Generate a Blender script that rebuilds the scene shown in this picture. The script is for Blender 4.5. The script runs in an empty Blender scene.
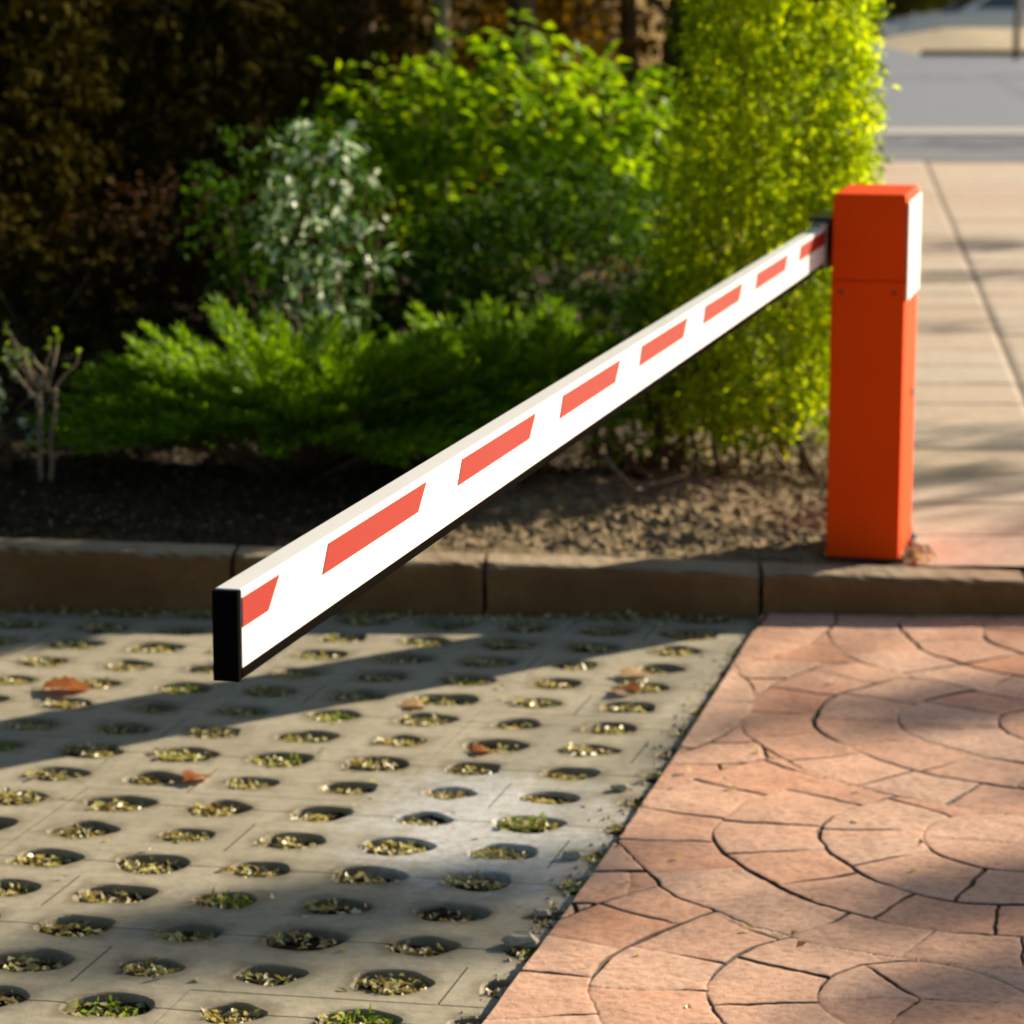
import bpy, math, random
import numpy as np
from mathutils import Vector, Matrix

random.seed(7)
RNG = np.random.default_rng(7)
R = math.radians
S = bpy.context.scene
C = S.collection

# ------------------------------------------------------------------ camera model
F = 3000.0
HC = 1.85
PIT = math.atan(569.0 / 3000.0)
CP, SP = math.cos(PIT), math.sin(PIT)


def ray(px, py):
    t = (512 - py) / F
    return ((px - 512) / F, CP + t * SP, -SP + t * CP)


def at(px, py, z=None, Y=None, d=None):
    dx, dy, dz = ray(px, py)
    if z is not None:
        k = (z - HC) / dz
    elif Y is not None:
        k = Y / dy
    else:
        k = d
    return Vector((dx * k, dy * k, HC + dz * k))


# ------------------------------------------------------------------ scene helpers
def tag(o, label=None, cat=None, group=None, kind=None):
    if label: o['label'] = label
    if cat: o['category'] = cat
    if group: o['group'] = group
    if kind: o['kind'] = kind
    return o


def thing(name, label, cat, loc=(0, 0, 0), rz=0, group=None):
    o = bpy.data.objects.new(name, None)
    C.objects.link(o)
    o.location = loc
    o.rotation_euler = (0, 0, rz)
    o.empty_display_size = 0.1
    return tag(o, label, cat, group)


def link(name, me, mat, parent=None, smooth=False):
    o = bpy.data.objects.new(name, me)
    C.objects.link(o)
    if mat: me.materials.append(mat)
    if parent: o.parent = parent
    if smooth and len(me.polygons):
        me.polygons.foreach_set('use_smooth', np.ones(len(me.polygons), dtype=bool))
    return o


class MB:
    """collects vertices and faces for ONE mesh"""
    def __init__(s):
        s.v = []; s.f = []

    def add(s, vs, fs):
        n = len(s.v)
        s.v += [tuple(v) for v in vs]
        s.f += [tuple(i + n for i in f) for f in fs]

    def box(s, x0, x1, y0, y1, z0, z1, M=None):
        vs = [Vector(p) for p in ((x0, y0, z0), (x1, y0, z0), (x1, y1, z0), (x0, y1, z0),
                                  (x0, y0, z1), (x1, y0, z1), (x1, y1, z1), (x0, y1, z1))]
        if M: vs = [M @ v for v in vs]
        s.add(vs, [(0, 3, 2, 1), (4, 5, 6, 7), (0, 1, 5, 4), (1, 2, 6, 5), (2, 3, 7, 6), (3, 0, 4, 7)])

    def tube(s, pts, rad, n=7, cap=True):
        pts = [Vector(p) for p in pts]
        if not hasattr(rad, '__len__'): rad = [rad] * len(pts)
        up = Vector((0.13, 0.21, 0.97))
        vs = []; fs = []
        for i, p in enumerate(pts):
            d = (pts[min(i + 1, len(pts) - 1)] - pts[max(i - 1, 0)]).normalized()
            a = d.cross(up)
            if a.length < 1e-3: a = d.cross(Vector((1, 0, 0)))
            a.normalize(); b = d.cross(a)
            for k in range(n):
                t = 2 * math.pi * k / n
                vs.append(p + (a * math.cos(t) + b * math.sin(t)) * rad[i])
        for i in range(len(pts) - 1):
            for k in range(n):
                k2 = (k + 1) % n
                fs.append((i * n + k, i * n + k2, (i + 1) * n + k2, (i + 1) * n + k))
        if cap:
            fs.append(tuple(range(n - 1, -1, -1)))
            fs.append(tuple((len(pts) - 1) * n + k for k in range(n)))
        s.add(vs, fs)

    def build(s, name, mat, parent=None, smooth=False, bevel=0, seg=2):
        me = bpy.data.meshes.new(name)
        me.from_pydata(s.v, [], s.f)
        me.update()
        o = link(name, me, mat, parent, smooth)
        if bevel:
            m = o.modifiers.new('bevel', 'BEVEL')
            m.width = bevel; m.segments = seg; m.limit_method = 'ANGLE'; m.angle_limit = R(40)
            me.polygons.foreach_set('use_smooth', np.ones(len(me.polygons), dtype=bool))
            w = o.modifiers.new('wn', 'WEIGHTED_NORMAL'); w.keep_sharp = True
        return o


def np_mesh(name, V, Fq, mat, parent=None, smooth=True):
    """fast mesh from arrays: V (n,3), Fq (m,k) with k corners each"""
    V = np.asarray(V, dtype=np.float32); Fq = np.asarray(Fq, dtype=np.int32)
    m, k = Fq.shape
    me = bpy.data.meshes.new(name)
    me.vertices.add(len(V)); me.vertices.foreach_set('co', V.ravel())
    me.loops.add(m * k); me.loops.foreach_set('vertex_index', Fq.ravel())
    me.polygons.add(m)
    me.polygons.foreach_set('loop_start', np.arange(0, m * k, k, dtype=np.int32))
    me.polygons.foreach_set('loop_total', np.full(m, k, dtype=np.int32))
    me.update(calc_edges=True)
    return link(name, me, mat, parent, smooth)


def fattr(o, name, arr):
    a = o.data.attributes.new(name, 'FLOAT', 'POINT')
    a.data.foreach_set('value', np.asarray(arr, dtype=np.float32).ravel())


def grid_faces(nu, nv):
    i = np.arange(nu - 1)[None, :] + np.arange(nv - 1)[:, None] * nu
    i = i.ravel()
    return np.stack([i, i + 1, i + 1 + nu, i + nu], axis=1)


def _h(ix, iy, seed):
    n = (ix.astype(np.int64) * 374761393 + iy.astype(np.int64) * 668265263 + seed * 974711) & 0x7fffffff
    n = ((n ^ (n >> 13)) * 1274126177) & 0x7fffffff
    n = (n ^ (n >> 16)) & 0xffff
    return n / 65535.0


def vnoise(x, y, seed=0):
    ix = np.floor(x); iy = np.floor(y)
    fx = x - ix; fy = y - iy
    fx = fx * fx * (3 - 2 * fx); fy = fy * fy * (3 - 2 * fy)
    a = _h(ix, iy, seed); b = _h(ix + 1, iy, seed); c = _h(ix, iy + 1, seed); d = _h(ix + 1, iy + 1, seed)
    return (a * (1 - fx) + b * fx) * (1 - fy) + (c * (1 - fx) + d * fx) * fy - 0.5


def fbm(x, y, seed=0, oct=4):
    r = 0; a = 1.0
    for k in range(oct):
        r = r + a * vnoise(x * 2 ** k, y * 2 ** k, seed + 17 * k); a *= 0.5
    return r


# ------------------------------------------------------------------ materials
class NT:
    def __init__(s, name):
        s.m = bpy.data.materials.new(name); s.m.use_nodes = True
        s.t = s.m.node_tree; s.t.nodes.clear()
        s.out = s.n('ShaderNodeOutputMaterial')

    def n(s, typ, **kw):
        nd = s.t.nodes.new(typ)
        for k, v in kw.items(): setattr(nd, k, v)
        return nd

    def l(s, a, b): s.t.links.new(a, b)

    def coord(s, sc=(1, 1, 1)):
        g = s.n('ShaderNodeNewGeometry'); mp = s.n('ShaderNodeMapping')
        mp.inputs['Scale'].default_value = sc
        s.l(g.outputs['Position'], mp.inputs['Vector'])
        return mp.outputs['Vector']

    def noise(s, scale, detail=4, rough=0.55, vec=None):
        nd = s.n('ShaderNodeTexNoise'); nd.inputs['Scale'].default_value = scale
        nd.inputs['Detail'].default_value = detail; nd.inputs['Roughness'].default_value = rough
        s.l(vec if vec else s.coord(), nd.inputs['Vector'])
        return nd.outputs['Fac']

    def ramp(s, fac, stops):
        nd = s.n('ShaderNodeValToRGB'); cr = nd.color_ramp
        while len(cr.elements) < len(stops): cr.elements.new(0.5)
        for e, (p, c) in zip(cr.elements, stops):
            e.position = p; e.color = (c[0], c[1], c[2], 1) if hasattr(c, '__len__') else (c, c, c, 1)
        s.l(fac, nd.inputs['Fac'])
        return nd.outputs['Color']

    def mix(s, fac, a, b, mode='MIX'):
        nd = s.n('ShaderNodeMix', data_type='RGBA', blend_type=mode)
        for sock, v in ((nd.inputs[0], fac), (nd.inputs[6], a), (nd.inputs[7], b)):
            if isinstance(v, (int, float)): sock.default_value = v
            elif isinstance(v, tuple): sock.default_value = (v[0], v[1], v[2], 1)
            else: s.l(v, sock)
        return nd.outputs[2]

    def math(s, op, a, b=0.0, clamp=False):
        nd = s.n('ShaderNodeMath', operation=op, use_clamp=clamp)
        for i, v in enumerate((a, b)):
            if isinstance(v, (int, float)): nd.inputs[i].default_value = v
            else: s.l(v, nd.inputs[i])
        return nd.outputs[0]

    def bump(s, h, strength=0.5, dist=0.01, normal=None):
        nd = s.n('ShaderNodeBump'); nd.inputs['Strength'].default_value = strength
        nd.inputs['Distance'].default_value = dist
        s.l(h, nd.inputs['Height'])
        if normal: s.l(normal, nd.inputs['Normal'])
        return nd.outputs['Normal']

    def pbr(s, col, rough=0.6, normal=None, spec=0.5, metal=0.0, coat=0.0):
        p = s.n('ShaderNodeBsdfPrincipled')
        if isinstance(col, tuple): p.inputs['Base Color'].default_value = (*col, 1)
        else: s.l(col, p.inputs['Base Color'])
        if isinstance(rough, (int, float)): p.inputs['Roughness'].default_value = rough
        else: s.l(rough, p.inputs['Roughness'])
        p.inputs['Specular IOR Level'].default_value = spec
        p.inputs['Metallic'].default_value = metal
        p.inputs['Coat Weight'].default_value = coat
        if normal: s.l(normal, p.inputs['Normal'])
        return p.outputs[0]

    def done(s, sh):
        s.l(sh, s.out.inputs['Surface']); return s.m


def m_leaf(name, stops, trans=0.45, tcol=None, rough=0.5, spec=0.16):
    n = NT(name)
    g = n.n('ShaderNodeNewGeometry')
    col = n.ramp(g.outputs['Random Per Island'], stops)
    big = n.noise(2.6, 2)
    col = n.mix(n.ramp(big, [(0.4, 0.0), (0.7, 0.4)]), col, stops[-2][1])
    p = n.pbr(col, rough, spec=spec)
    t = n.n('ShaderNodeBsdfTranslucent')
    tc = n.mix(1.0, col, tcol or (1.6, 1.5, 0.5), 'MULTIPLY')
    n.l(tc, t.inputs['Color'])
    mx = n.n('ShaderNodeMixShader'); mx.inputs[0].default_value = trans
    n.l(p, mx.inputs[1]); n.l(t.outputs[0], mx.inputs[2])
    return n.done(mx.outputs[0])


def m_plain(name, col, rough=0.5, var=0.12, scale=30, bump=0.0, spec=0.5, metal=0, coat=0):
    n = NT(name)
    f = n.noise(scale, 5)
    c = n.mix(f, tuple(x * (1 - var) for x in col), tuple(min(1, x * (1 + var)) for x in col))
    nb = n.bump(n.noise(scale * 6, 3), bump, 0.004) if bump else None
    return n.done(n.pbr(c, rough, nb, spec, metal, coat))


def m_paver():
    n = NT('grey_concrete')
    a = n.noise(3.0, 5); b = n.noise(26, 5, 0.65); c = n.noise(420, 3, 0.7)
    col = n.ramp(a, [(0.3, (0.40, 0.355, 0.255)), (0.52, (0.47, 0.42, 0.305)), (0.75, (0.53, 0.475, 0.355))])
    col = n.mix(n.ramp(b, [(0.32, 0.55), (0.6, 0.0)]), col, (0.27, 0.24, 0.16))
    dt = n.n('ShaderNodeAttribute', attribute_name='rim').outputs['Fac']
    df = n.math('ADD', n.math('MULTIPLY', dt, 0.55), n.math('MULTIPLY', n.noise(11, 6, 0.7), 0.9))
    col = n.mix(n.ramp(df, [(0.70, 0.0), (1.0, 0.62)]), col, (0.17, 0.135, 0.08))     # earth washed out of the holes
    # pale blotch on the pavers with a ragged edge of its own
    g = n.n('ShaderNodeNewGeometry')
    cen = at(480, 826, z=0)
    vm = n.n('ShaderNodeVectorMath', operation='SUBTRACT'); vm.inputs[1].default_value = cen
    n.l(g.outputs['Position'], vm.inputs[0])
    ms = n.n('ShaderNodeVectorMath', operation='MULTIPLY'); ms.inputs[1].default_value = (2.3, 1.35, 0)
    n.l(vm.outputs[0], ms.inputs[0])
    ln = n.n('ShaderNodeVectorMath', operation='LENGTH'); n.l(ms.outputs[0], ln.inputs[0])
    r = n.math('ADD', ln.outputs['Value'], n.math('MULTIPLY', n.noise(7, 8, 0.75), 1.5))
    blot = n.math('MULTIPLY', n.ramp(n.math('MULTIPLY', r, 0.5), [(0.56, 0.9), (0.65, 0.4), (0.76, 0.0)]), n.ramp(n.noise(34, 6, 0.75), [(0.34, 0.25), (0.56, 1.0)]))
    col = n.mix(blot, col, (0.70, 0.71, 0.71))
    col = n.mix(n.ramp(c, [(0.36, 0.4), (0.5, 0.0)]), col, (0.2, 0.18, 0.13))
    nb = n.bump(c, 0.45, 0.002); nb = n.bump(b, 0.3, 0.006, nb)
    return n.done(n.pbr(col, 0.72, nb, 0.35))


def m_brick():
    n = NT('red_stamped_paving')
    j = n.n('ShaderNodeAttribute', attribute_name='joint').outputs['Fac']
    sid = n.n('ShaderNodeAttribute', attribute_name='stone').outputs['Fac']
    base = n.ramp(sid, [(0.0, (0.70, 0.35, 0.215)), (0.5, (0.75, 0.43, 0.285)), (1.0, (0.77, 0.50, 0.355))])
    a = n.noise(2.2, 4)
    base = n.mix(n.ramp(a, [(0.38, 0.0), (0.66, 0.55)]), base, (0.70, 0.48, 0.36))
    b = n.noise(55, 5, 0.65)
    base = n.mix(n.ramp(b, [(0.30, 0.55), (0.55, 0.0)]), base, (0.36, 0.16, 0.10))
    d1 = n.noise(1.1, 6, 0.7); d2 = n.noise(9, 6, 0.7)
    base = n.mix(n.ramp(d1, [(0.52, 0.0), (0.75, 0.28)]), base, (0.42, 0.25, 0.17))
    base = n.mix(n.ramp(d2, [(0.58, 0.0), (0.74, 0.28)]), base, (0.34, 0.2, 0.14))
    col = n.mix(j, base, (0.05, 0.027, 0.016))
    c = n.noise(260, 4, 0.7)
    nb = n.bump(c, 0.35, 0.002); nb = n.bump(b, 0.35, 0.006, nb)
    return n.done(n.pbr(col, 0.7, nb, 0.12))


def m_soil(name, c0, c1, c2, sc=18):
    n = NT(name)
    a = n.noise(sc, 6, 0.65); b = n.noise(sc * 7, 4, 0.7)
    col = n.ramp(a, [(0.3, c0), (0.5, c1), (0.72, c2)])
    col = n.mix(n.ramp(b, [(0.4, 0.5), (0.6, 0)]), col, c0)
    nb = n.bump(b, 0.8, 0.01); nb = n.bump(a, 0.7, 0.03, nb)
    return n.done(n.pbr(col, 0.9, nb, 0.2))


def m_kerb():
    n = NT('weathered_kerb_concrete')
    a = n.noise(5, 5, 0.6); b = n.noise(60, 4, 0.65)
    col = n.ramp(a, [(0.3, (0.15, 0.075, 0.026)), (0.55, (0.20, 0.11, 0.043)), (0.75, (0.26, 0.155, 0.07))])
    col = n.mix(n.ramp(b, [(0.35, 0.5), (0.55, 0)]), col, (0.13, 0.075, 0.035))
    c = n.noise(1.7, 5, 0.7)
    col = n.mix(n.ramp(c, [(0.52, 0.0), (0.66, 0.55)]), col, (0.12, 0.06, 0.022))     # damp rusty stains
    g = n.n('ShaderNodeNewGeometry'); sx = n.n('ShaderNodeSeparateXYZ'); n.l(g.outputs['Normal'], sx.inputs[0])
    top_light = n.math('MULTIPLY', n.ramp(sx.outputs['Z'], [(0.75, 0.0), (0.95, 1.0)]), n.ramp(a, [(0.3, 0.5), (0.6, 1.0)]))
    col = n.mix(top_light, col, (0.42, 0.335, 0.225))     # sunlit beige painted into the upward faces
    return n.done(n.pbr(col, 0.85, n.bump(b, 0.7, 0.006), 0.2))


def m_slab():
    n = NT('beige_footpath_slab')
    sid = n.n('ShaderNodeAttribute', attribute_name='stone').outputs['Fac']
    col = n.ramp(sid, [(0.0, (0.56, 0.44, 0.33)), (0.5, (0.62, 0.49, 0.38)), (1.0, (0.60, 0.51, 0.41))])
    j = n.n('ShaderNodeAttribute', attribute_name='joint').outputs['Fac']
    b = n.noise(24, 5, 0.65)
    col = n.mix(n.ramp(b, [(0.3, 0.4), (0.6, 0)]), col, (0.30, 0.23, 0.17))
    col = n.mix(j, col, (0.10, 0.075, 0.055))
    return n.done(n.pbr(col, 0.75, n.bump(b, 0.3, 0.004), 0.3))


def m_paint(name, col, rough=0.35, coat=0.2, spec=0.5):
    n = NT(name)
    a = n.noise(4, 4); b = n.noise(140, 4, 0.7)
    c = n.mix(n.ramp(a, [(0.35, 0.0), (0.75, 0.25)]), col, tuple(x * 0.78 for x in col))
    c = n.mix(n.ramp(b, [(0.70, 0.0), (0.78, 0.35)]), c, tuple(x * 0.55 + 0.03 for x in col))
    rg = n.ramp(a, [(0.3, rough), (0.7, min(1, rough + 0.15))])
    nb = n.bump(n.noise(160, 2), 0.06, 0.002)
    return n.done(n.pbr(c, rg, nb, spec, 0, coat))


def m_bark(name, c0, c1):
    n = NT(name)
    a = n.noise(14, 5, 0.65, n.coord((3, 3, 0.5)))
    return n.done(n.pbr(n.ramp(a, [(0.3, c0), (0.7, c1)]), 0.85, n.bump(a, 0.8, 0.02), 0.2))


M = {}
M['paver'] = m_paver(); M['brick'] = m_brick(); M['kerb'] = m_kerb(); M['slab'] = m_slab()
M['hole_soil'] = m_soil('dark_hole_soil', (0.015, 0.011, 0.006), (0.06, 0.045, 0.02), (0.2, 0.16, 0.085), 60)
def m_bed():
    n = NT('bed_soil_and_humus')
    a = n.noise(16, 6, 0.65); b = n.noise(110, 4, 0.7)
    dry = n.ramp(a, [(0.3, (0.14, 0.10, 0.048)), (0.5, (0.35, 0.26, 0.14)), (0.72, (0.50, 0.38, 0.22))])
    shaded_soil = n.ramp(a, [(0.3, (0.018, 0.011, 0.005)), (0.5, (0.04, 0.024, 0.010)), (0.72, (0.085, 0.05, 0.022))])
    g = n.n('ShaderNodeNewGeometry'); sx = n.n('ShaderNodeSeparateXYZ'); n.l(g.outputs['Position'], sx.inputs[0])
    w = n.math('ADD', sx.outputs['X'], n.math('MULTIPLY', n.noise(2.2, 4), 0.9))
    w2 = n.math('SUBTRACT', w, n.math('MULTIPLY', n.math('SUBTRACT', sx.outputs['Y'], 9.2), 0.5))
    col = n.mix(n.ramp(w2, [(0.15, 0.0), (0.55, 1.0)]), shaded_soil, dry)  # shade on the left of the bed painted in as darker soil
    col = n.mix(n.ramp(b, [(0.4, 0.5), (0.6, 0)]), col, (0.03, 0.02, 0.01))
    nb = n.bump(b, 0.8, 0.01); nb = n.bump(a, 0.7, 0.03, nb)
    return n.done(n.pbr(col, 0.9, nb, 0.2))


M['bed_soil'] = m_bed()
M['bank'] = m_soil('leaf_litter_bank', (0.10, 0.058, 0.008), (0.19, 0.115, 0.014), (0.28, 0.18, 0.022), 2.5)
M['orange'] = m_paint('orange_red_paint', (0.90, 0.072, 0.0008), 0.6, 0.0, 0.08)
def m_white():
    n = NT('weathered_white_paint')
    a = n.noise(3.5, 5, 0.65); b = n.noise(60, 5, 0.7); c = n.noise(9, 6, 0.75, n.coord((1, 1, 14)))
    col = n.mix(n.ramp(a, [(0.5, 0.0), (0.75, 0.35)]), (0.86, 0.86, 0.845), (0.66, 0.64, 0.58))
    col = n.mix(n.ramp(b, [(0.66, 0.0), (0.74, 0.6)]), col, (0.42, 0.38, 0.32))
    col = n.mix(n.ramp(c, [(0.62, 0.0), (0.72, 0.3)]), col, (0.45, 0.41, 0.35))
    return n.done(n.pbr(col, n.ramp(a, [(0.3, 0.35), (0.7, 0.55)]), n.bump(n.noise(22, 3), 0.05, 0.004), 0.5, 0, 0.1))


M['white'] = m_white()
M['redfilm'] = m_paint('red_reflective_film', (0.36, 0.017, 0.007), 0.45, 0.0, 0.2)
M['black'] = m_plain('black_rubber', (0.007, 0.006, 0.005), 0.7, spec=0.0)
M['dark_metal'] = m_plain('dark_steel', (0.05, 0.045, 0.04), 0.4, metal=0.6)
M['grey_metal'] = m_plain('galvanised_steel', (0.42, 0.36, 0.30), 0.4, metal=0.5)
M['asphalt'] = m_plain('grey_asphalt', (0.17, 0.195, 0.24), 0.85, 0.2, 6, 0.3)
M['asphalt_dark'] = m_plain('dark_asphalt', (0.14, 0.16, 0.20), 0.85, 0.2, 6, 0.3)
M['pale_kerb'] = m_plain('pale_road_kerb', (0.46, 0.44, 0.42), 0.8)
M['dry_grass'] = m_soil('dry_grass_verge', (0.44, 0.35, 0.21), (0.58, 0.48, 0.31), (0.66, 0.57, 0.40), 3)
M['brown_edge'] = m_plain('brown_verge_edge', (0.16, 0.10, 0.03), 0.9)
M['ground'] = m_soil('far_ground', (0.12, 0.1, 0.05), (0.2, 0.17, 0.09), (0.28, 0.23, 0.13), 0.6)
M['stem'] = m_bark('brown_stem', (0.07, 0.045, 0.02), (0.2, 0.14, 0.075))
M['bark'] = m_bark('grey_brown_bark', (0.08, 0.05, 0.03), (0.22, 0.15, 0.1))
M['pale_bark'] = m_bark('pale_bark', (0.2, 0.15, 0.09), (0.4, 0.32, 0.22))
M['hedge'] = m_leaf('lime_hedge_leaf', [(0, (0.07, 0.13, 0.006)), (0.3, (0.20, 0.30, 0.008)), (0.65, (0.38, 0.49, 0.010)), (1, (0.60, 0.66, 0.012))], 0.66, (1.55, 1.5, 0.3))
M['lime'] = m_leaf('lime_broad_leaf', [(0, (0.07, 0.17, 0.008)), (0.5, (0.19, 0.33, 0.010)), (1, (0.36, 0.50, 0.012))], 0.5, (1.6, 1.5, 0.35))
M['juniper'] = m_leaf('juniper_needle', [(0, (0.05, 0.14, 0.006)), (0.5, (0.17, 0.33, 0.008)), (1, (0.34, 0.52, 0.010))], 0.42, (1.5, 1.4, 0.3), 0.55, 0.25)
M['silver'] = m_leaf('silvery_leaf', [(0, (0.04, 0.12, 0.02)), (0.4, (0.13, 0.28, 0.07)), (0.62, (0.5, 0.62, 0.46)), (1, (0.88, 0.92, 0.87))], 0.4, (1.1, 1.15, 0.9), 0.25, 0.5)  # white glints of the glossy leaves painted as the palest stops
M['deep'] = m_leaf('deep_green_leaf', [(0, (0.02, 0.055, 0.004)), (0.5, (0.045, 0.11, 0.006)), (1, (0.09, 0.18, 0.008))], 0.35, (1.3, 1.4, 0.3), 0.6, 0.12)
M['dark'] = m_leaf('dark_evergreen_leaf', [(0, (0.03, 0.026, 0.001)), (0.5, (0.05, 0.042, 0.0015)), (1, (0.07, 0.055, 0.002))], 0.12, (1.2, 1.0, 0.3), 0.9, 0.04)  # olive-brown haze put into this foliage colour
M['rust'] = m_leaf('rusty_brown_leaf', [(0, (0.09, 0.058, 0.002)), (0.5, (0.18, 0.12, 0.004)), (1, (0.28, 0.18, 0.006))], 0.3, (1.3, 1.0, 0.3), 0.8, 0.08)  # brown haze of the backdrop painted into the leaf colour
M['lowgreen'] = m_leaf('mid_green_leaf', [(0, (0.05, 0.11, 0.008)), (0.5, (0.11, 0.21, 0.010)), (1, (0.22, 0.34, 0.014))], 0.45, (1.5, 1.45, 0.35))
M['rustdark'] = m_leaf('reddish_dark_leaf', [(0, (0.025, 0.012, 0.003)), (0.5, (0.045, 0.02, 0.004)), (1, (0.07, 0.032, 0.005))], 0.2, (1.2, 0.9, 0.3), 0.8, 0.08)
M['olive'] = m_leaf('olive_leaf', [(0, (0.17, 0.15, 0.010)), (0.5, (0.3, 0.26, 0.015)), (1, (0.42, 0.35, 0.03))], 0.4, (1.4, 1.2, 0.4))
M['litter'] = m_leaf('dry_leaf_bits', [(0, (0.12, 0.07, 0.025)), (0.25, (0.42, 0.31, 0.14)), (0.6, (0.70, 0.62, 0.34)), (0.8, (0.46, 0.48, 0.15)), (1, (0.82, 0.76, 0.56))], 0.25, (1.2, 1.1, 0.6), 0.4, 0.5)
M['bedlitter'] = m_leaf('dull_leaf_bits', [(0, (0.07, 0.045, 0.018)), (0.5, (0.17, 0.12, 0.055)), (0.9, (0.28, 0.21, 0.11)), (1, (0.5, 0.42, 0.26))], 0.15, (1.2, 1.1, 0.6), 0.7, 0.2)
M['moss'] = m_leaf('green_moss_bits', [(0, (0.10, 0.17, 0.02)), (0.5, (0.2, 0.31, 0.03)), (1, (0.32, 0.42, 0.06))], 0.35, (1.4, 1.4, 0.4))
M['russet'] = m_leaf('russet_fallen_leaf', [(0, (0.26, 0.07, 0.02)), (0.5, (0.34, 0.11, 0.03)), (1, (0.42, 0.17, 0.05))], 0.25, (1.3, 1.0, 0.5))
M['tan'] = m_leaf('tan_fallen_leaf', [(0, (0.42, 0.26, 0.12)), (1, (0.6, 0.42, 0.22))], 0.25, (1.2, 1.0, 0.6))
M['car'] = m_paint('pale_blue_car_paint', (0.62, 0.70, 0.71), 0.25, 0.8)
M['glass'] = m_plain('car_glass', (0.06, 0.09, 0.10), 0.08, spec=0.8)
M['tyre'] = m_plain('tyre_rubber', (0.02, 0.02, 0.02), 0.8)
M['rim'] = m_plain('alloy_rim', (0.5, 0.5, 0.5), 0.3, metal=0.9)
M['lamp'] = m_plain('clear_lamp', (0.7, 0.7, 0.68), 0.15, coat=0.5)
M['chip'] = m_plain('stone_chip', (0.42, 0.38, 0.30), 0.8, 0.25, 40, 0.5)


# ------------------------------------------------------------------ leaf clouds
def unit(a):
    return a / np.maximum(np.linalg.norm(a, axis=1, keepdims=True), 1e-9)


def leaves(name, P, D, N, L, W, mat, parent=None, fold=0.18, droop=0.15):
    """P base points, D length axis, N rough normals; every leaf five vertices folded on its rib"""
    P = np.asarray(P); n = len(P)
    D = unit(np.asarray(D)); X = unit(np.cross(D, N)); Z = np.cross(X, D)
    L = np.broadcast_to(np.asarray(L, dtype=float), (n,))[:, None]
    W = np.broadcast_to(np.asarray(W, dtype=float), (n,))[:, None]
    up = np.array([[0, 0, 1.0]])
    v0 = P
    vr = P + D * L * 0.42 + X * W * 0.5 + Z * W * fold
    vt = P + D * L - up * L * droop
    vl = P + D * L * 0.42 - X * W * 0.5 + Z * W * fold
    vm = P + D * L * 0.48
    V = np.stack([v0, vr, vt, vl, vm], axis=1).reshape(-1, 3)
    b = np.arange(n)[:, None] * 5
    Fq = np.concatenate([b + [0, 1, 4], b + [1, 2, 4], b + [2, 3, 4], b + [3, 0, 4]], axis=0)
    return np_mesh(name, V, Fq, mat, parent, smooth=False)


def rnd_dir(n):
    return unit(RNG.normal(size=(n, 3)))


def shoots(centres, outward, per, length, spread=0.5, up=0.3):
    """leafy shoots: leaves set along short twigs that grow outward and up. returns P, D, N"""
    n = len(centres)
    ax = unit(outward + rnd_dir(n) * spread + np.array([[0, 0, up]]))
    ln = length * RNG.uniform(0.5, 1.3, n)
    t = RNG.uniform(0, 1, (n, per))
    P = centres[:, None, :] + ax[:, None, :] * (t * ln[:, None])[:, :, None]
    D = ax[:, None, :] * 0.6 + unit(RNG.normal(size=(n * per, 3))).reshape(n, per, 3) * 0.9
    P = P.reshape(-1, 3); D = unit(D.reshape(-1, 3))
    N = unit(np.array([[0, 0, 1.0]]) + rnd_dir(n * per) * 0.7)
    return P, D, N


def blob_points(n, cen, rad, lumps=9, thick=0.45, zmin=None, seed=0, amp=0.32):
    """points in the outer shell of a lumpy ellipsoid; also the outward direction"""
    rg = np.random.default_rng(seed)
    d = unit(rg.normal(size=(n, 3)))
    ld = unit(rg.normal(size=(lumps, 3)))
    bump = np.max(np.clip(d @ ld.T - 0.55, 0, 1), axis=1) / 0.45
    r = (1 - amp + amp * bump) * (1 - thick * rg.uniform(0, 1, n) ** 1.8)
    P = np.array([cen]) + d * r[:, None] * np.array([rad])
    if zmin is not None:
        k = P[:, 2] > zmin
        P = P[k]; d = d[k]
    return P, d


def crooked(p0, p1, n=6, wob=0.05):
    p0 = Vector(p0); p1 = Vector(p1)
    out = []
    for i in range(n + 1):
        t = i / n
        p = p0.lerp(p1, t)
        if 0 < i < n:
            p += Vector((random.uniform(-1, 1), random.uniform(-1, 1), random.uniform(-.5, .5))) * wob
        out.append(p)
    return out


# ------------------------------------------------------------------ kerb line and levels
K0 = at(0, 612, z=0); K1 = at(1024, 621, z=0)
KD = (K1 - K0).normalized(); KN = Vector((-KD.y, KD.x, 0))     # along the kerb, away from the camera
KL = (K1 - K0).length


def kerb_h(s):
    """kerb height at distance s along the kerb from its left frame end"""
    t = min(1.25, max(-0.5, s / KL))
    return 0.1825 + (0.109 - 0.1825) * t


def kp(s, n, z):
    p = K0 + KD * s + KN * n
    return Vector((p.x, p.y, z))


def bed_z(x, y):
    s = (x - K0.x) * KD.x + (y - K0.y) * KD.y
    t = np.clip(s / KL, -0.5, 1.1)
    return 0.1825 + (0.109 - 0.1825) * t


def bed_clod(x, y):
    return fbm(x * 5, y * 5, 21, 3) * 0.030 + fbm(x * 30, y * 30, 31, 4) * 0.017 + np.clip(vnoise(x * 48, y * 48, 33) - 0.2, 0, 1) * 0.05


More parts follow.
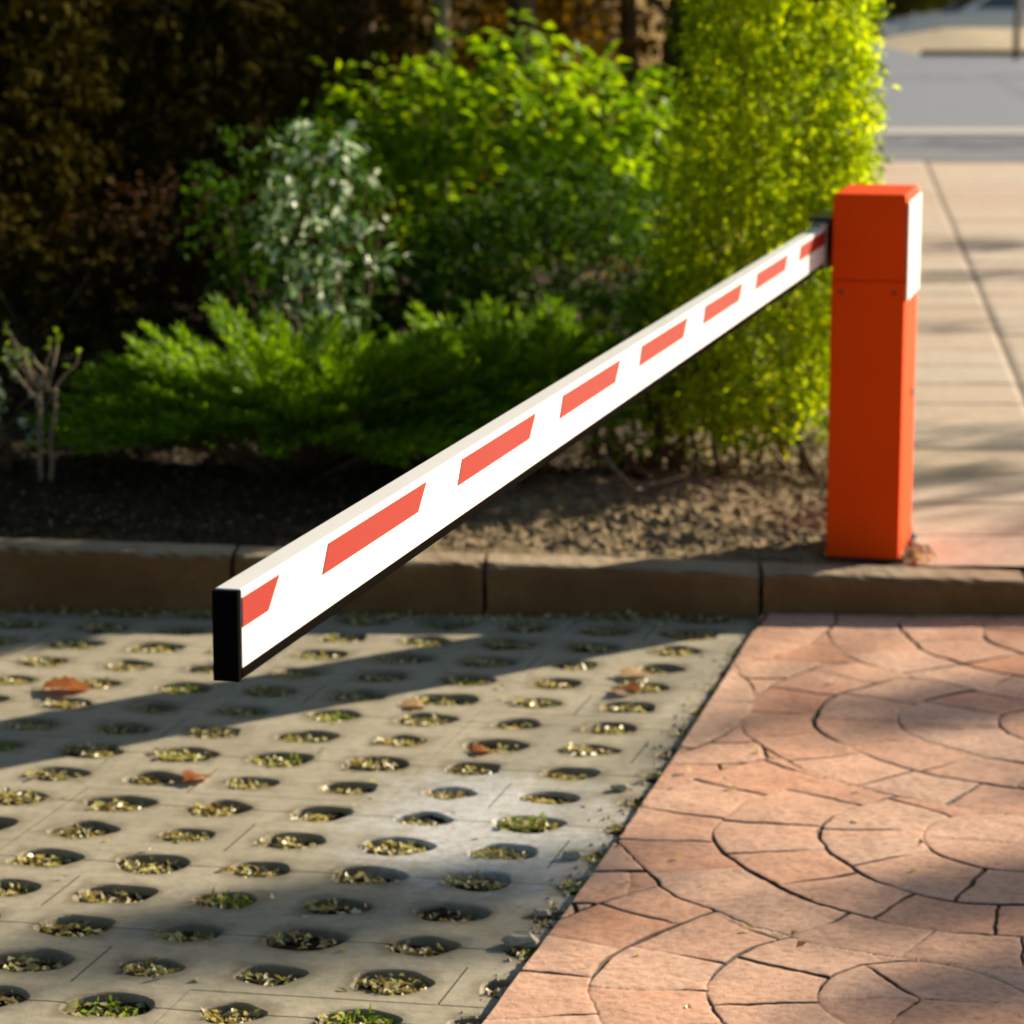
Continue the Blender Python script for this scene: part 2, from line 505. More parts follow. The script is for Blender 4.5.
# kerb stones: one run of the setting, with open joints
mb = MB()
joints = []
s_px = [232, 485, 760]
ks = [(at(p, 615, z=0) - K0).dot(KD) for p in s_px]
step = (ks[2] - ks[0]) / 2
edges = [ks[0] - step * k for k in range(5, 0, -1)] + ks + [ks[2] + step * k for k in range(1, 6)]
for a, b in zip(edges[:-1], edges[1:]):
    g = 0.006
    n = 26
    jit = random.uniform(-0.003, 0.003); jz = random.uniform(-0.002, 0.002)
    prof = [(0.0, -0.1), (0.0, 0.0), (0.0, -0.028), (0.006, -0.012), (0.018, -0.003), (0.035, 0.0), (0.15, 0.001), (0.15, -0.12)]
    rows = []
    for i in range(n + 1):
        s = a + g + (b - a - 2 * g) * i / n
        h = kerb_h(s) + jz
        chipd = -random.uniform(0.003, 0.010) if random.random() < (0.5 if i in (0, n) else 0.12) else 0.0
        ln = []
        for k, (o, dz) in enumerate(prof):
            z = (-0.1 if k == 0 else (0.02 if k == 1 else h + dz))
            w = random.uniform(-0.0012, 0.0012) + ((chipd if k in (2, 3, 4) else 0))
            ln.append(kp(s, o + jit - w, z + w))
        rows.append(ln)
    m = len(prof)
    vs = [p for r in rows for p in r]
    fs = [(i * m + k, i * m + k + 1, (i + 1) * m + k + 1, (i + 1) * m + k)[::-1] for i in range(n) for k in range(m - 1)]
    fs.append(tuple(range(m))); fs.append(tuple(n * m + k for k in range(m))[::-1])
    mb.add(vs, fs)
o = mb.build('kerb', M['kerb'])
tag(o, kind='structure')

# ------------------------------------------------------------------ grass pavers with round holes
UA = R(10.0); VA = R(14.2)
A = Vector((math.cos(UA), -math.sin(UA), 0)) * 0.2265
B = Vector((math.sin(VA), math.cos(VA), 0)) * 0.2055
O = at(305, 939, z=0)
mb = MB()
holes = []; RIM = []
NH = 16
for j in range(-8, 20):
    for i in range(-14, 8):
        c = O + A * i + B * j
        if c.x < -3.0 or c.x > 1.0 or c.y < 3.7: continue
        kn = (c - K0).dot(KN)
        if kn > 0.26: continue
        r0 = random.uniform(0.84, 1.14)
        ph = [random.uniform(0, 6.28) for _ in range(4)]
        am = [random.uniform(0, 0.075) for _ in range(4)]
        am[3] *= 0.6
        holes.append((c.x, c.y, r0))
        gap = 0.0026 if j % 2 == 0 else 0.0
        bh = B.normalized()
        for side in (0, 1):
            rnd = random.Random((i // 3) * 1000 + (j + side) // 2 * 7 if j % 2 == 0 else (i // 3) * 1000 + (j + 1) // 2 * 7)
            dz = rnd.uniform(-0.0008, 0.0008)
            off = bh * (gap if side == 0 else -gap)
            rows = [[], [], [], [], []]
            for k in range(NH + 1):
                t = math.pi * k / NH + side * math.pi
                dx, dy = math.cos(t), math.sin(t)
                m = 0.5 / max(abs(dx), abs(dy))
                px_, py_ = dx * m, dy * m
                if j % 2 and (i * 7 + j * 3) % 11 < 3 and dx < 0 and px_ < -0.488: px_ = -0.488
                pe = c + A * px_ + B * py_
                if j % 2 == 0 and k in (0, NH): pass
                rr = r0 * (1 + sum(am[q] * math.sin((q + 2) * t + ph[q]) for q in range(4)))
                ex, ey = dx * 0.066 * rr, dy * 0.054 * rr
                ax_, bx_ = A.normalized(), B.normalized()
                q1 = c + ax_ * ex * 1.07 + bx_ * ey * 1.07
                q2 = c + ax_ * ex + bx_ * ey
                q3 = c + ax_ * ex * 0.97 + bx_ * ey * 0.97
                rows[0].append(pe + off + Vector((0, 0, dz)))
                rows[1].append(q1 + off + Vector((0, 0, dz - 0.0005)))
                rows[2].append(q2 + off + Vector((0, 0, dz - 0.003)))
                rows[3].append(q3 + off + Vector((0, 0, -0.035)))
            n1 = NH + 1
            RIM += [0.0] * n1 + [1.0] * (3 * n1) + ([0.0, 1.0, 0.0, 1.0] if gap else [])
            vs = rows[0] + rows[1] + rows[2] + rows[3]
            fs = []
            for L_ in range(3):
                for k in range(NH):
                    fs.append((L_ * n1 + k, L_ * n1 + k + 1, (L_ + 1) * n1 + k + 1, (L_ + 1) * n1 + k))
            if gap:
                for e in (0, NH):
                    b0 = len(vs)
                    vs += [rows[0][e] + Vector((0, 0, -0.03)), rows[1][e] + Vector((0, 0, -0.03))]
                    fs.append((e, n1 + e, b0 + 1, b0))
            mb.add(vs, fs)
o = mb.build('driveway', M['paver'])
fattr(o, 'rim', np.array(RIM))
tag(o, kind='structure')

# soil below and inside the holes
xs = np.linspace(-3.1, 1.1, 420); ys = np.linspace(3.6, 8.7, 510)
X, Yg = np.meshgrid(xs, ys)
Z = -0.023 + fbm(X * 14, Yg * 14, 3, 4) * 0.018 + np.abs(vnoise(X * 70, Yg * 70, 9)) * 0.012
Z = np.minimum(Z, -0.005)
o = np_mesh('driveway_soil', np.stack([X, Yg, Z], -1).reshape(-1, 3), grid_faces(420, 510), M['hole_soil'])
tag(o, kind='structure')

# ------------------------------------------------------------------ red stamped fan paving
E0 = at(486, 1024, z=0); E1 = at(622, 837, z=0); E2 = at(752, 636, z=0)
NX, NY = 860, 1400
t = np.linspace(3.75, 8.30, NY)


def edge_x(y):
    a = np.polyfit([E0.y, E1.y, E2.y], [E0.x, E1.x, E2.x], 2)
    y = np.clip(y, 3.7, 8.4)
    return np.polyval(a, y)


s = np.linspace(0, 1, NX) ** 1.12 * 2.1
SX, TY = np.meshgrid(s, t)
X = SX + edge_x(TY); Yg = TY
wx = X + fbm(X * 2.3, Yg * 2.3, 41, 3) * 0.05 + fbm(X * 24, Yg * 24, 43, 3) * 0.006
wy = Yg + fbm(X * 2.3, Yg * 2.3, 57, 3) * 0.05 + fbm(X * 24, Yg * 24, 44, 3) * 0.006
ring = 0.2; RAD = ring * 4.0
best = np.full(X.shape, -99, dtype=int); rr = np.zeros(X.shape); th = np.zeros(X.shape); fid = np.zeros(X.shape)
c0 = np.array([at(1012, 849, z=0).x, at(1012, 849, z=0).y])
rowv = np.array([0.31, 0.955]); colv = np.array([1.55, -0.30])
outer = np.full(X.shape, 9.0)
for r_ in range(-5, 4):
    for cc in range(-2, 3):
        c = c0 + rowv * r_ + colv * cc
        dx = wx - c[0]; dy = wy - c[1]
        dist = np.hypot(dx, dy)
        inside = (dist < RAD) & (r_ * 10 + 5 > best)
        best = np.where(inside, r_ * 10 + 5, best)
        rr = np.where(inside, dist, rr); th = np.where(inside, np.arctan2(dy, dx), th)
        fid = np.where(inside, r_ * 7 + cc * 13, fid)
un = best == -99
# uncovered wedges: plain courses
k = np.floor(rr / ring); fr = rr / ring - k
dr = np.minimum(fr, 1 - fr) * ring
nseg = np.maximum(3, np.round(2 * np.pi * (k + 0.5) * ring / 0.205))
u = (th / (2 * np.pi) + 0.5) * nseg + np.mod(k * 0.37 + fid * 0.21, 1)
ku = np.floor(u); fu = u - ku
da = np.minimum(fu, 1 - fu) / nseg * 2 * np.pi * np.maximum(rr, 0.03)
db = (RAD - rr)
ug = wx / 0.23; vg = wy / 0.2
kvg = np.floor(vg); fvg = vg - kvg
kug = np.floor(ug + 0.5 * np.mod(kvg, 2)); fug = ug + 0.5 * np.mod(kvg, 2) - kug
dr = np.where(un, np.minimum(fvg, 1 - fvg) * 0.2, dr)
da = np.where(un, np.minimum(fug, 1 - fug) * 0.23, da)
db = np.where(un, 1.0, db)
# joints open and close along their length
op1 = np.clip(0.45 + 2.0 * fbm(X * 4.0, Yg * 4.0, 5, 3), 0.05, 1.25)
op2 = np.clip(0.30 + 2.0 * fbm(X * 4.5 + 9, Yg * 4.5, 6, 3), 0.0, 1.0)
w1 = 0.0036 * op1 + 0.0009; w2 = 0.0030 * op2 + 0.0007
j1 = np.clip(1.25 - dr / w1, 0, 1) * np.clip(op1 * 2.2, 0.3, 1)
j2 = np.clip(1.25 - da / w2, 0, 1) * np.clip(op2 * 2.2, 0.28, 1)
j3 = np.clip(1.25 - np.abs(db) / w1, 0, 1) * np.clip(op1 * 2.2, 0.3, 1)
J = np.maximum(np.maximum(j1, j2), j3)
JM = np.maximum(np.maximum(np.clip(2.0 - dr / w1, 0, 1) * np.clip(op1 * 2.2, 0.3, 1), np.clip(2.0 - da / w2, 0, 1) * np.clip(op2 * 2.2, 0.28, 1)), np.clip(2.0 - np.abs(db) / w1, 0, 1) * np.clip(op1 * 2.2, 0.3, 1))
dmin = np.minimum(np.minimum(dr, da), np.abs(db))
sid = _h(k + fid * 31, np.mod(ku, 997), 5)
sid = np.where(un, _h(kug, kvg, 8), sid)
pil = np.clip(dmin / 0.02, 0, 1)
Z = 0.012 + 0.0012 * (1 - (1 - pil) ** 2) - J * 0.005 + (sid - 0.5) * 0.0016 + fbm(X * 9, Yg * 9, 77, 4) * 0.0035
Z[:, 0] = -0.04
o = np_mesh('brick_paving', np.stack([X, Yg, Z], -1).reshape(-1, 3), grid_faces(NX, NY), M['brick'])
fattr(o, 'joint', np.clip(JM * 1.1, 0, 1)); fattr(o, 'stone', sid)
tag(o, kind='structure')

# ------------------------------------------------------------------ planting bed
BX0, BX1 = -9.0, 1.22
xs = np.concatenate([np.linspace(-9, -1.7, 60)[:-1], np.linspace(-1.7, BX1, 520)])
ys = np.concatenate([np.linspace(0, 2.2, 380)[:-1], np.linspace(2.2, 9.5, 60)])
X, U = np.meshgrid(xs, ys)
ky = K0.y + (X - K0.x) * KD.y / KD.x + 0.15
Yg = ky + U
clod = bed_clod(X, Yg)
Z = bed_z(X, Yg) - 0.012 + clod * np.clip(U / 0.25, 0.15, 1)
Z += 0.25 * np.clip((U - 5) / 4.5, 0, 1) * np.clip((0.6 - X) / 1.0, 0, 1)
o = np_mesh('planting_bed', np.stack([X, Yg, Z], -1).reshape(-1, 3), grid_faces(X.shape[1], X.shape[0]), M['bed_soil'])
tag(o, kind='structure')

# ------------------------------------------------------------------ footpath, road, verge
PA = R(6.0)
PU = np.array([math.cos(PA * 0.4), -math.sin(PA * 0.4)]); PV = np.array([math.sin(PA), math.cos(PA)])
FZ = 0.112
p0 = at(1018, 545, z=FZ)
nx, ny = 260, 900
sv = np.linspace(-0.30, 16.2, ny); su = np.linspace(0, 5.5, nx)
SU, SV = np.meshgrid(su, sv)
left0 = 1.13
XL = left0 + 0.02 + (SV + 0.3) * math.tan(PA)
X = XL + SU
kyy = K0.y + (X - K0.x) * KD.y / KD.x + 0.153
Yg = np.maximum(p0.y + SV - 0.02 * SU, kyy)
course = 0.52
kv = np.floor((SV + 4.0) / course); fv = (SV + 4.0) / course - kv
lu = 0.96
uu = SU / lu + 0.47
ku = np.floor(uu); fu = uu - ku
dv = np.minimum(fv, 1 - fv) * course; du = np.minimum(fu, 1 - fu) * lu
J = np.maximum(np.clip(1.3 - dv / 0.012, 0, 1), np.clip(1.3 - du / 0.013, 0, 1))
sid = _h(ku, kv, 3)
Z = FZ - J * 0.008 + (sid - 0.5) * 0.006 + fbm(X * 5, Yg * 5, 12, 3) * 0.003
o = np_mesh('footpath', np.stack([X, Yg, Z], -1).reshape(-1, 3), grid_faces(nx, ny), M['slab'])
fattr(o, 'joint', J); fattr(o, 'stone', sid)
tag(o, kind='structure')


def sheet(name, x0, x1, y0, y1, z, mat, nx=2, ny=2, zf=None):
    xs = np.linspace(x0, x1, nx); ys = np.linspace(y0, y1, ny)
    X, Yg = np.meshgrid(xs, ys)
    Z = np.full(X.shape, z) if zf is None else zf(X, Yg)
    o = np_mesh(name, np.stack([X, Yg, Z], -1).reshape(-1, 3), grid_faces(nx, ny), mat)
    return tag(o, kind='structure')


YA = at(950, 160, z=FZ).y; YB = at(950, 136, z=FZ).y; YC = at(950, 131, z=FZ).y
YD = at(950, 56, z=0.08).y; YE = at(950, 48, z=0.2).y; YF = at(950, 28, z=0.3).y
sheet('cycle_track', 0.5, 16, p0.y + 15.7, YB, FZ + 0.004, M['asphalt_dark'])
mbk = MB(); mbk.box(0.5, 16, YB, YC + 0.1, 0.0, FZ + 0.02)
tag(mbk.build('road_kerb', M['pale_kerb']), kind='structure')
sheet('road', -20, 40, YC + 0.1, YD + 0.5, 0.08, M['asphalt'])


def verge_z(X, Yg):
    x0 = at(918, 50, z=0.15).x
    d = np.clip((X - x0) / 1.5, 0, 1)
    t = np.clip((Yg - YD) / (YE - YD), 0, 1)
    back = np.clip((Yg - YF - 0.5) / 3.0, 0, 1)
    return 0.05 + (0.12 * t + 0.12 * np.clip((Yg - YE) / (YF - YE), 0, 1)) * d - back * 0.7 * np.clip(d + 0.35, 0, 1)


xv = at(918, 50, z=0.15).x
sheet('verge', xv, 40, YE, YF + 4, 0, M['dry_grass'], 90, 60, verge_z)
mbk = MB(); mbk.box(xv - 0.05, 40, YD, YE - 0.01, -0.2, 0.17)
tag(mbk.build('verge_edge', M['brown_edge'], bevel=0.05), kind='structure')
sheet('side_road', -20, xv - 0.06, YD + 0.5, YF + 4, 0.085, M['asphalt'])
sheet('ground', -300, 300, 3, 600, -0.95, M['ground'], 2, 2)
sheet('car_park', -40, 60, YF + 3.9, 200, -0.475, M['asphalt'])

# earth bank behind the shrubs
xs = np.linspace(-14, 2.3, 110); ys = np.linspace(15.5, 30, 90)
X, Yg = np.meshgrid(xs, ys)
side = np.clip((0.085 * Yg + 0.1 - X) / 1.2, 0, 1)
side = side * side * (3 - 2 * side)
Z = -0.1 + 0.3 * side + (np.clip((Yg - 16) / 10, 0, 1) ** 1.1 * 5.5 + fbm(X * 0.8, Yg * 0.8, 4, 4) * 0.35) * side
o = np_mesh('earth_bank', np.stack([X, Yg, Z], -1).reshape(-1, 3), grid_faces(110, 90), M['bank'])
tag(o, kind='structure')

# ------------------------------------------------------------------ barrier gate
KBOOM = 3866.0
Pn = at(237, 592, d=1.0)


def at_depth(px, py, d):
    dx, dy, dz = ray(px, py)
    return Vector((dx * d, dy * d, HC + dz * d))     # axis depth: the ray has unit axis component


BN = at_depth(238, 591.5, 3.70)        # near end, top right edge of the boom
BF = at_depth(826, 226.5, KBOOM / (1283 - 826))
zt = (BN.z + BF.z) / 2
print('boom ends', BN, BF, 'dir', math.degrees(math.atan2(BF.x - BN.x, BF.y - BN.y)))
bdir = Vector((BF.x - BN.x, BF.y - BN.y, BF.z - BN.z)).normalized()
BL = (BF - BN).length
th_b = math.atan2(bdir.x, bdir.y)

PF = at(894, 561, z=0.118)             # foot of the cabinet's front right corner
PW, PD, PTOP = 0.208, 0.37, at(900, 195, Y=PF.y).z
thp = R(13.0)
pr = Vector((math.cos(thp), -math.sin(thp), 0)); pv = Vector((math.sin(thp), math.cos(thp), 0))
PF = PF + pr * 0.012
pc = PF - pr * PW / 2 + pv * PD / 2
gate = thing('barrier_gate', 'orange red barrier post on the kerb with a white boom carrying red dashes', 'barrier gate',
             (pc.x, pc.y, 0.118), -thp)
GH = PTOP - 0.118
zs = at(870, 281, Y=PF.y).z - 0.118
print('post height', GH, 'seam', zs)
inv = Matrix.Translation(gate.location) @ Matrix.Rotation(-thp, 4, 'Z')
inv = inv.inverted()
hw, hd = PW / 2, PD / 2
mb = MB(); mb.box(-hw, hw, -hd, hd, 0.003, zs - 0.002)
mb.build('cabinet', M['orange'], gate, bevel=0.006, seg=3)
mb = MB(); mb.box(-hw - 0.0015, hw + 0.0015, -hd - 0.0015, hd + 0.0015, zs + 0.001, GH - 0.03)
# lid slopes in at the top
vs = []
for z, ins in ((GH - 0.03, 0.0015), (GH - 0.004, 0.0025), (GH, 0.007)):
    vs.append([(-hw + ins, -hd + ins, z), (hw - ins, -hd + ins, z), (hw - ins, hd - ins, z), (-hw + ins, hd - ins, z)])
mb = MB()
rings = [[(-hw + .0015, -hd + .0015, zs - .001), (hw - .0015, -hd + .0015, zs - .001), (hw - .0015, hd - .0015, zs - .001), (-hw + .0015, hd - .0015, zs - .001)]] + vs
allv = [p for r_ in rings for p in r_]
fs = [(0, 3, 2, 1)]
for i in range(len(rings) - 1):
    for k in range(4):
        k2 = (k + 1) % 4
        fs.append((i * 4 + k, i * 4 + k2, (i + 1) * 4 + k2, (i + 1) * 4 + k))
n4 = (len(rings) - 1) * 4
fs.append((n4, n4 + 1, n4 + 2, n4 + 3))
mb.add(allv, fs)
mb.build('head_cover', M['orange'], gate, bevel=0.008, seg=3)
zp = at(905, 302, Y=PF.y).z - 0.118
mb = MB(); mb.box(hw + 0.0018, hw + 0.0075, -hd + 0.012, hd - 0.012, zp, GH - 0.02)  # thin white box over the upper right side of the head
o = mb.build('side_panel', M['white'], gate, bevel=0.002)
tag(o, 'white side panel of the post head')
mb = MB()
mb.box(-hw - 0.012, hw + 0.014, -hd + 0.02, hd + 0.03, -0.02, 0.0028)
mb.build('base_plate', M['dark_metal'], gate)
mb = MB()
mb.tube([(hw + 0.0005, hd - 0.10, 0.45), (hw + 0.008, hd - 0.10, 0.45)], 0.013, 12)
mb.build('lock', M['grey_metal'], gate)
for sx in (-1, 1):
    mb = MB()
    mb.tube([(sx * hw * 0.72, -hd - 0.0005, zs - 0.035), (sx * hw * 0.72, -hd - 0.0035, zs - 0.035)], 0.0055, 10)
    mb.build('screw', M['dark_metal'], gate)

# boom: hollow flat bar along bdir; local frame of the boom: x to its right flank, y along, z up
bw, bh_ = 0.0355, 0.101
pivot = BF.copy()
brx = Vector((math.cos(th_b), -math.sin(th_b), 0))
bz = brx.cross(bdir).normalized()
Mb = Matrix(((brx.x, bdir.x, bz.x, 0), (brx.y, bdir.y, bz.y, 0), (brx.z, bdir.z, bz.z, 0), (0, 0, 0, 1)))
Mb = Matrix.Translation(BN) @ Mb        # origin: near end, top right edge
ML = inv @ Mb
boomY0 = 0.0
mb = MB()
mb.box(-bw, 0, 0.012, BL, -bh_, 0, ML)
boom = mb.build('boom', M['white'], gate, bevel=0.0025, seg=3)
tag(boom, 'white flat boom with eight red dashes')
mb = MB(); mb.box(-bw + 0.001, -0.001, 0.0, 0.0115, -bh_ - 0.0145, -0.001, ML)
mb.box(-bw * 0.62, -bw * 0.38, -0.0012, 0.0, -bh_ - 0.008, -0.003, ML)
mb.build('end_cap', M['black'], boom, bevel=0.002)
mb = MB(); mb.box(-bw + 0.001, -0.0008, 0.014, BL - 0.02, -bh_ - 0.014, -bh_ - 0.0003, ML)
mb.build('rubber_edge', M['black'], boom, bevel=0.002)
cb = math.cos(th_b)


def along(depth_axis):
    # distance along the boom for an axis depth (axis depth grows by CP*cos per metre)
    return (depth_axis - 3.70) / (bdir.y * CP - bdir.z * SP)


TL = [None, 328, 464, 566, 645, 709, 760, 804]
sp = along(KBOOM / (1283 - 464)) - along(KBOOM / (1283 - 328))
t0 = along(KBOOM / (1283 - 328)); ln_top = along(KBOOM / (1283 - 426)) - t0
for k in range(8):
    a_t = t0 + (k - 1) * 0.6935; b_t = a_t + ln_top
    a_b = a_t - 0.028; b_b = b_t - 0.046
    a_t = max(a_t, 0.0135); a_b = max(a_b, 0.0135)
    b_t = min(b_t, BL - 0.012)
    zt_, zb_ = -0.0107, -0.0484
    x0, x1 = 0.0002, 0.0010
    q = [(a_b, zb_), (b_b, zb_), (b_t, zt_), (a_t, zt_)]
    vs = [ML @ Vector((x0, y, z)) for y, z in q] + [ML @ Vector((x1, y, z)) for y, z in q]
    mb = MB(); mb.add(vs, [(3, 2, 1, 0), (4, 5, 6, 7), (0, 1, 5, 4), (1, 2, 6, 5), (2, 3, 7, 6), (3, 0, 4, 7)])
    mb.build('reflective_stripe', M['redfilm'], boom)
# bracket that grips the boom and the pivot hub on the post
mb = MB()
mb.box(-bw - 0.004, -bw - 0.0005, BL - 0.05, BL + 0.26, -bh_ - 0.004, 0.004, ML)
mb.box(0.0008, 0.005, BL - 0.012, BL + 0.20, -bh_ - 0.004, 0.004, ML)
mb.box(-bw - 0.004, 0.005, BL + 0.001, BL + 0.26, 0.0045, 0.009, ML)
mb.box(-bw - 0.004, 0.005, BL + 0.001, BL + 0.26, -bh_ - 0.016, -bh_ - 0.0045, ML)
br = mb.build('boom_bracket', M['grey_metal'], gate, bevel=0.0015)
mb = MB()
mb.box(-bw - 0.02, -0.004 + 0.012, BL + 0.03, BL + 0.28, -bh_ - 0.022, -bh_ - 0.0165, ML)
mb.box(-bw - 0.02, -0.004 + 0.012, BL + 0.03, BL + 0.28, 0.0095, 0.022, ML)
mb.build('clamp_plate', M['dark_metal'], br, bevel=0.0015)
mb = MB()
pvz = (ML @ Vector((0, BL + 0.15, -bh_ / 2)))
mb.tube([(pvz.x - 0.02, pvz.y, pvz.z), (-hw + 0.002, pvz.y, pvz.z)], 0.045, 20)
mb.build('pivot_hub', M['dark_metal'], gate, smooth=False)

# ------------------------------------------------------------------ foliage
def plant_stems(name, base, tips, r0, mat, parent, wob=0.04, n=5):
    mb = MB()
    for tp in tips:
        b = Vector(base) + Vector((random.uniform(-.06, .06), random.uniform(-.06, .06), -0.03))
        pts = crooked(b, tp, n, wob)
        mb.tube(pts, [r0 * (1 - 0.75 * i / n) for i in range(n + 1)], 6)
    return mb.build(name, mat, parent, smooth=True)


def bz(x, y): return float(bed_z(np.array(x), np.array(y)))


# tall lime hedge shrub beside the post
hb = Vector((0.83, 10.0, 0.115))
hedge = thing('hedge_shrub', 'tall dense yellow green hedge shrub behind the orange post', 'shrub', hb)
n = 19000
q = RNG.uniform(-1, 1, (n, 3))
sn = (np.abs(q[:, 0]) ** 3.5 + np.abs(q[:, 1]) ** 3.5 + np.abs(q[:, 2]) ** 6) ** (1 / 3.5)
lump = 0.95 + 0.34 * vnoise(q[:, 0] * 1.6 + q[:, 1] * 2 + 9, q[:, 2] * 4.5 + 3, 3) + 0.2 * vnoise(q[:, 1] * 4 + 5, q[:, 2] * 9, 8)
k = (sn < lump) & (RNG.uniform(0, 1, n) < 0.10 + 0.75 * np.clip((sn - 0.35) / 0.6, 0, 1) ** 1.5)
q = q[k]
zc = 1.19
d = unit(q * np.array([[1, 1, 0.6]]))
P0 = q * np.array([[0.28, 0.33, 1.0]]) + np.array([[0.045, 0, zc - 0.115]])
low = np.clip((0.95 - P0[:, 2]) / 0.5, 0, 1)
P0[:, 0] = P0[:, 0] * (1 + 0.22 * low) - 0.06 * low
keep = (P0[:, 2] > 0.09) & (RNG.uniform(0, 1, len(P0)) < np.clip((P0[:, 2] + 0.05) / 0.35, 0.3, 1))
P0 = P0[keep]; d = d[keep]
print('hedge shoots', len(P0))
P, D, N = shoots(P0, d * np.array([[1, 1, 0.4]]), 8, 0.10, 0.6, 0.35)
leaves('foliage', P, D, N, RNG.uniform(0.02, 0.038, len(P)), RNG.uniform(0.012, 0.021, len(P)), M['hedge'], hedge)
tips = [Vector((random.uniform(-.3, .3), random.uniform(-.3, .3), random.uniform(0.6, 1.7))) for _ in range(15)]
mb = MB()
for tp in tips:
    b = Vector((random.uniform(-.22, .2), random.uniform(-.2, .2), -0.03))
    mb.tube(crooked(b, tp, 7, 0.075), [random.uniform(.006, .012) * (1 - .1 * i) for i in range(8)], 6)
mb.build('stems', M['stem'], hedge, smooth=True)

# broad leaved lime shrub, middle
def broad_shrub(name, label, cen, rad, nsh, mat, L, seed, base, layers=True, per=7, group=None, cat='shrub', up=0.1, amp=0.4, wr=0.62):
    base = Vector((base[0], base[1], bz(base[0], base[1])))
    root = thing(name, label, cat, base, 0, group)
    c = Vector(cen) - base
    P0, d = blob_points(nsh, c, rad, 14, 0.55, 0.08, seed, amp)
    P, D, N = shoots(P0, d * np.array([[1, 1, 0.35]]), per, L * 2.6, 0.6, up)
    if layers:
        D[:, 2] *= 0.35; D = unit(D)
        N = unit(np.array([[0.45, 0.2, 1.0]]) + rnd_dir(len(P)) * 0.5)
    leaves('foliage', P, D, N, RNG.uniform(0.6, 1.25, len(P)) * L, RNG.uniform(0.8, 1.1, len(P)) * L * wr, mat, root, 0.12, 0.25)
    rg = random.Random(seed)
    mb = MB()
    for k in range(14):
        j = rg.randrange(len(P0))
        tp = Vector(P0[j])
        mb.tube(crooked((rg.uniform(-.06, .06), rg.uniform(-.06, .06), -.04), tp, 6, 0.05), [0.013 * (1 - .13 * i) for i in range(7)], 6)
    mb.build('stems', M['stem'], root, smooth=True)
    return root


c = at(500, 165, Y=12.7)
broad_shrub('broad_leaved_shrub', 'broad leaved shrub with lime top in the middle of the bed', (c.x, c.y, c.z), (0.80, 0.5, 0.46), 720, M['lime'], 0.085, 11, (c.x, c.y))
c = at(560, 275, Y=11.6)
broad_shrub('shaded_shrub', 'dark green shaded shrub between the lime shrub and the tall hedge shrub', (c.x, c.y, c.z), (0.66, 0.4, 0.42), 1500, M['deep'], 0.032, 12, (c.x, c.y), per=9)
c = at(290, 235, Y=10.5)
vs_ = broad_shrub('silver_leaved_shrub', 'shrub with glossy silvery leaves above the juniper', (c.x, c.y, c.z), (0.36, 0.3, 0.44), 420, M['deep'], 0.032, 13, (c.x, c.y), layers=False)
P0, d = blob_points(95, (0.06, -0.08, c.z - vs_.location.z), (0.30, 0.26, 0.42), 8, 0.3, 0.1, 14, 0.5)
P0 = P0[P0[:, 0] > -0.12]; d = np.tile(np.array([[0.2, -0.5, 0.4]]), (len(P0), 1))
P, D, N = shoots(P0, d, 7, 0.12, 0.6, -0.2)
leaves('silver_leaves', P, D, N, RNG.uniform(0.035, 0.065, len(P)), RNG.uniform(0.018, 0.034, len(P)), M['silver'], vs_, 0.1, 0.2)


def juniper(name, label, cpx, cpy, Y, rx, ry, h, nbr, seed, mat, needle=0.05):
    rg = np.random.default_rng(seed)
    c = at(cpx, cpy, Y=Y)
    base = Vector((c.x, Y, bz(c.x, Y)))
    root = thing(name, label, 'juniper', base)
    Ps = []; Ds = []
    mb = MB()
    for b in range(nbr):
        ang = rg.uniform(0, 2 * math.pi); f = rg.uniform(0.3, 1.0) ** 0.6
        tip = np.array([math.cos(ang) * rx * f, math.sin(ang) * ry * f, h * (1 - 0.82 * f ** 2) * rg.uniform(0.62, 1.2)])
        st = np.array([tip[0] * 0.18, tip[1] * 0.18, 0.02])
        out = np.array([math.cos(ang), math.sin(ang) * 1.0, 0.0])
        m = 24
        t = np.linspace(0.25, 1.0, m)[:, None]
        path = st + (tip - st) * t + np.array([[0, 0, 1.0]]) * (np.sin(t * math.pi) * 0.16 * h + 0.10 * h * t ** 4)
        tang = unit(np.gradient(path, axis=0))
        sidev = unit(np.cross(tang, np.array([[0, 0, 1.0]])))
        for sgn in (-1, 1):
            bl = (0.115 * (1.12 - t) + 0.018) * rg.uniform(0.7, 1.3, (m, 1))
            bd = unit(tang * 0.9 + sidev * sgn * 0.75 + np.array([[0, 0, 0.12]]) + rg.normal(size=(m, 3)) * 0.12)
            for q in range(6):
                o_ = path + bd * bl * (q + rg.uniform(0, 1, (m, 1))) / 6
                dd = unit(bd + rg.normal(size=(m, 3)) * 0.38 + tang * 0.3)
                Ps.append(o_); Ds.append(dd)
        if b % 6 == 0:
            mb.tube([Vector(st * 0.2) + Vector((0, 0, -0.05))] + [Vector(path[i]) for i in (0, 8, 16, 23)], [0.012, 0.01, 0.008, 0.006, 0.003], 5)
    P = np.concatenate(Ps); D = np.concatenate(Ds)
    N = unit(np.array([[0, 0, 1.0]]) + rnd_dir(len(P)) * 0.6)
    k = P[:, 2] > 0.02
    leaves('foliage', P[k], D[k], N[k], rg.uniform(0.6, 1.3, k.sum()) * needle, rg.uniform(0.006, 0.011, k.sum()), mat, root, 0.2, -0.1)
    mb.build('stems', M['stem'], root, smooth=True)
    return root


juniper('spreading_juniper', 'low spreading bright green juniper behind the kerb left of the boom', 300, 470, 9.62, 0.88, 0.60, 0.48, 250, 21, M['juniper'], 0.034)
juniper('trailing_juniper', 'juniper with feathery green sprays directly behind the middle of the boom', 505, 440, 9.95, 0.5, 0.60, 0.53, 170, 22, M['juniper'], 0.034)

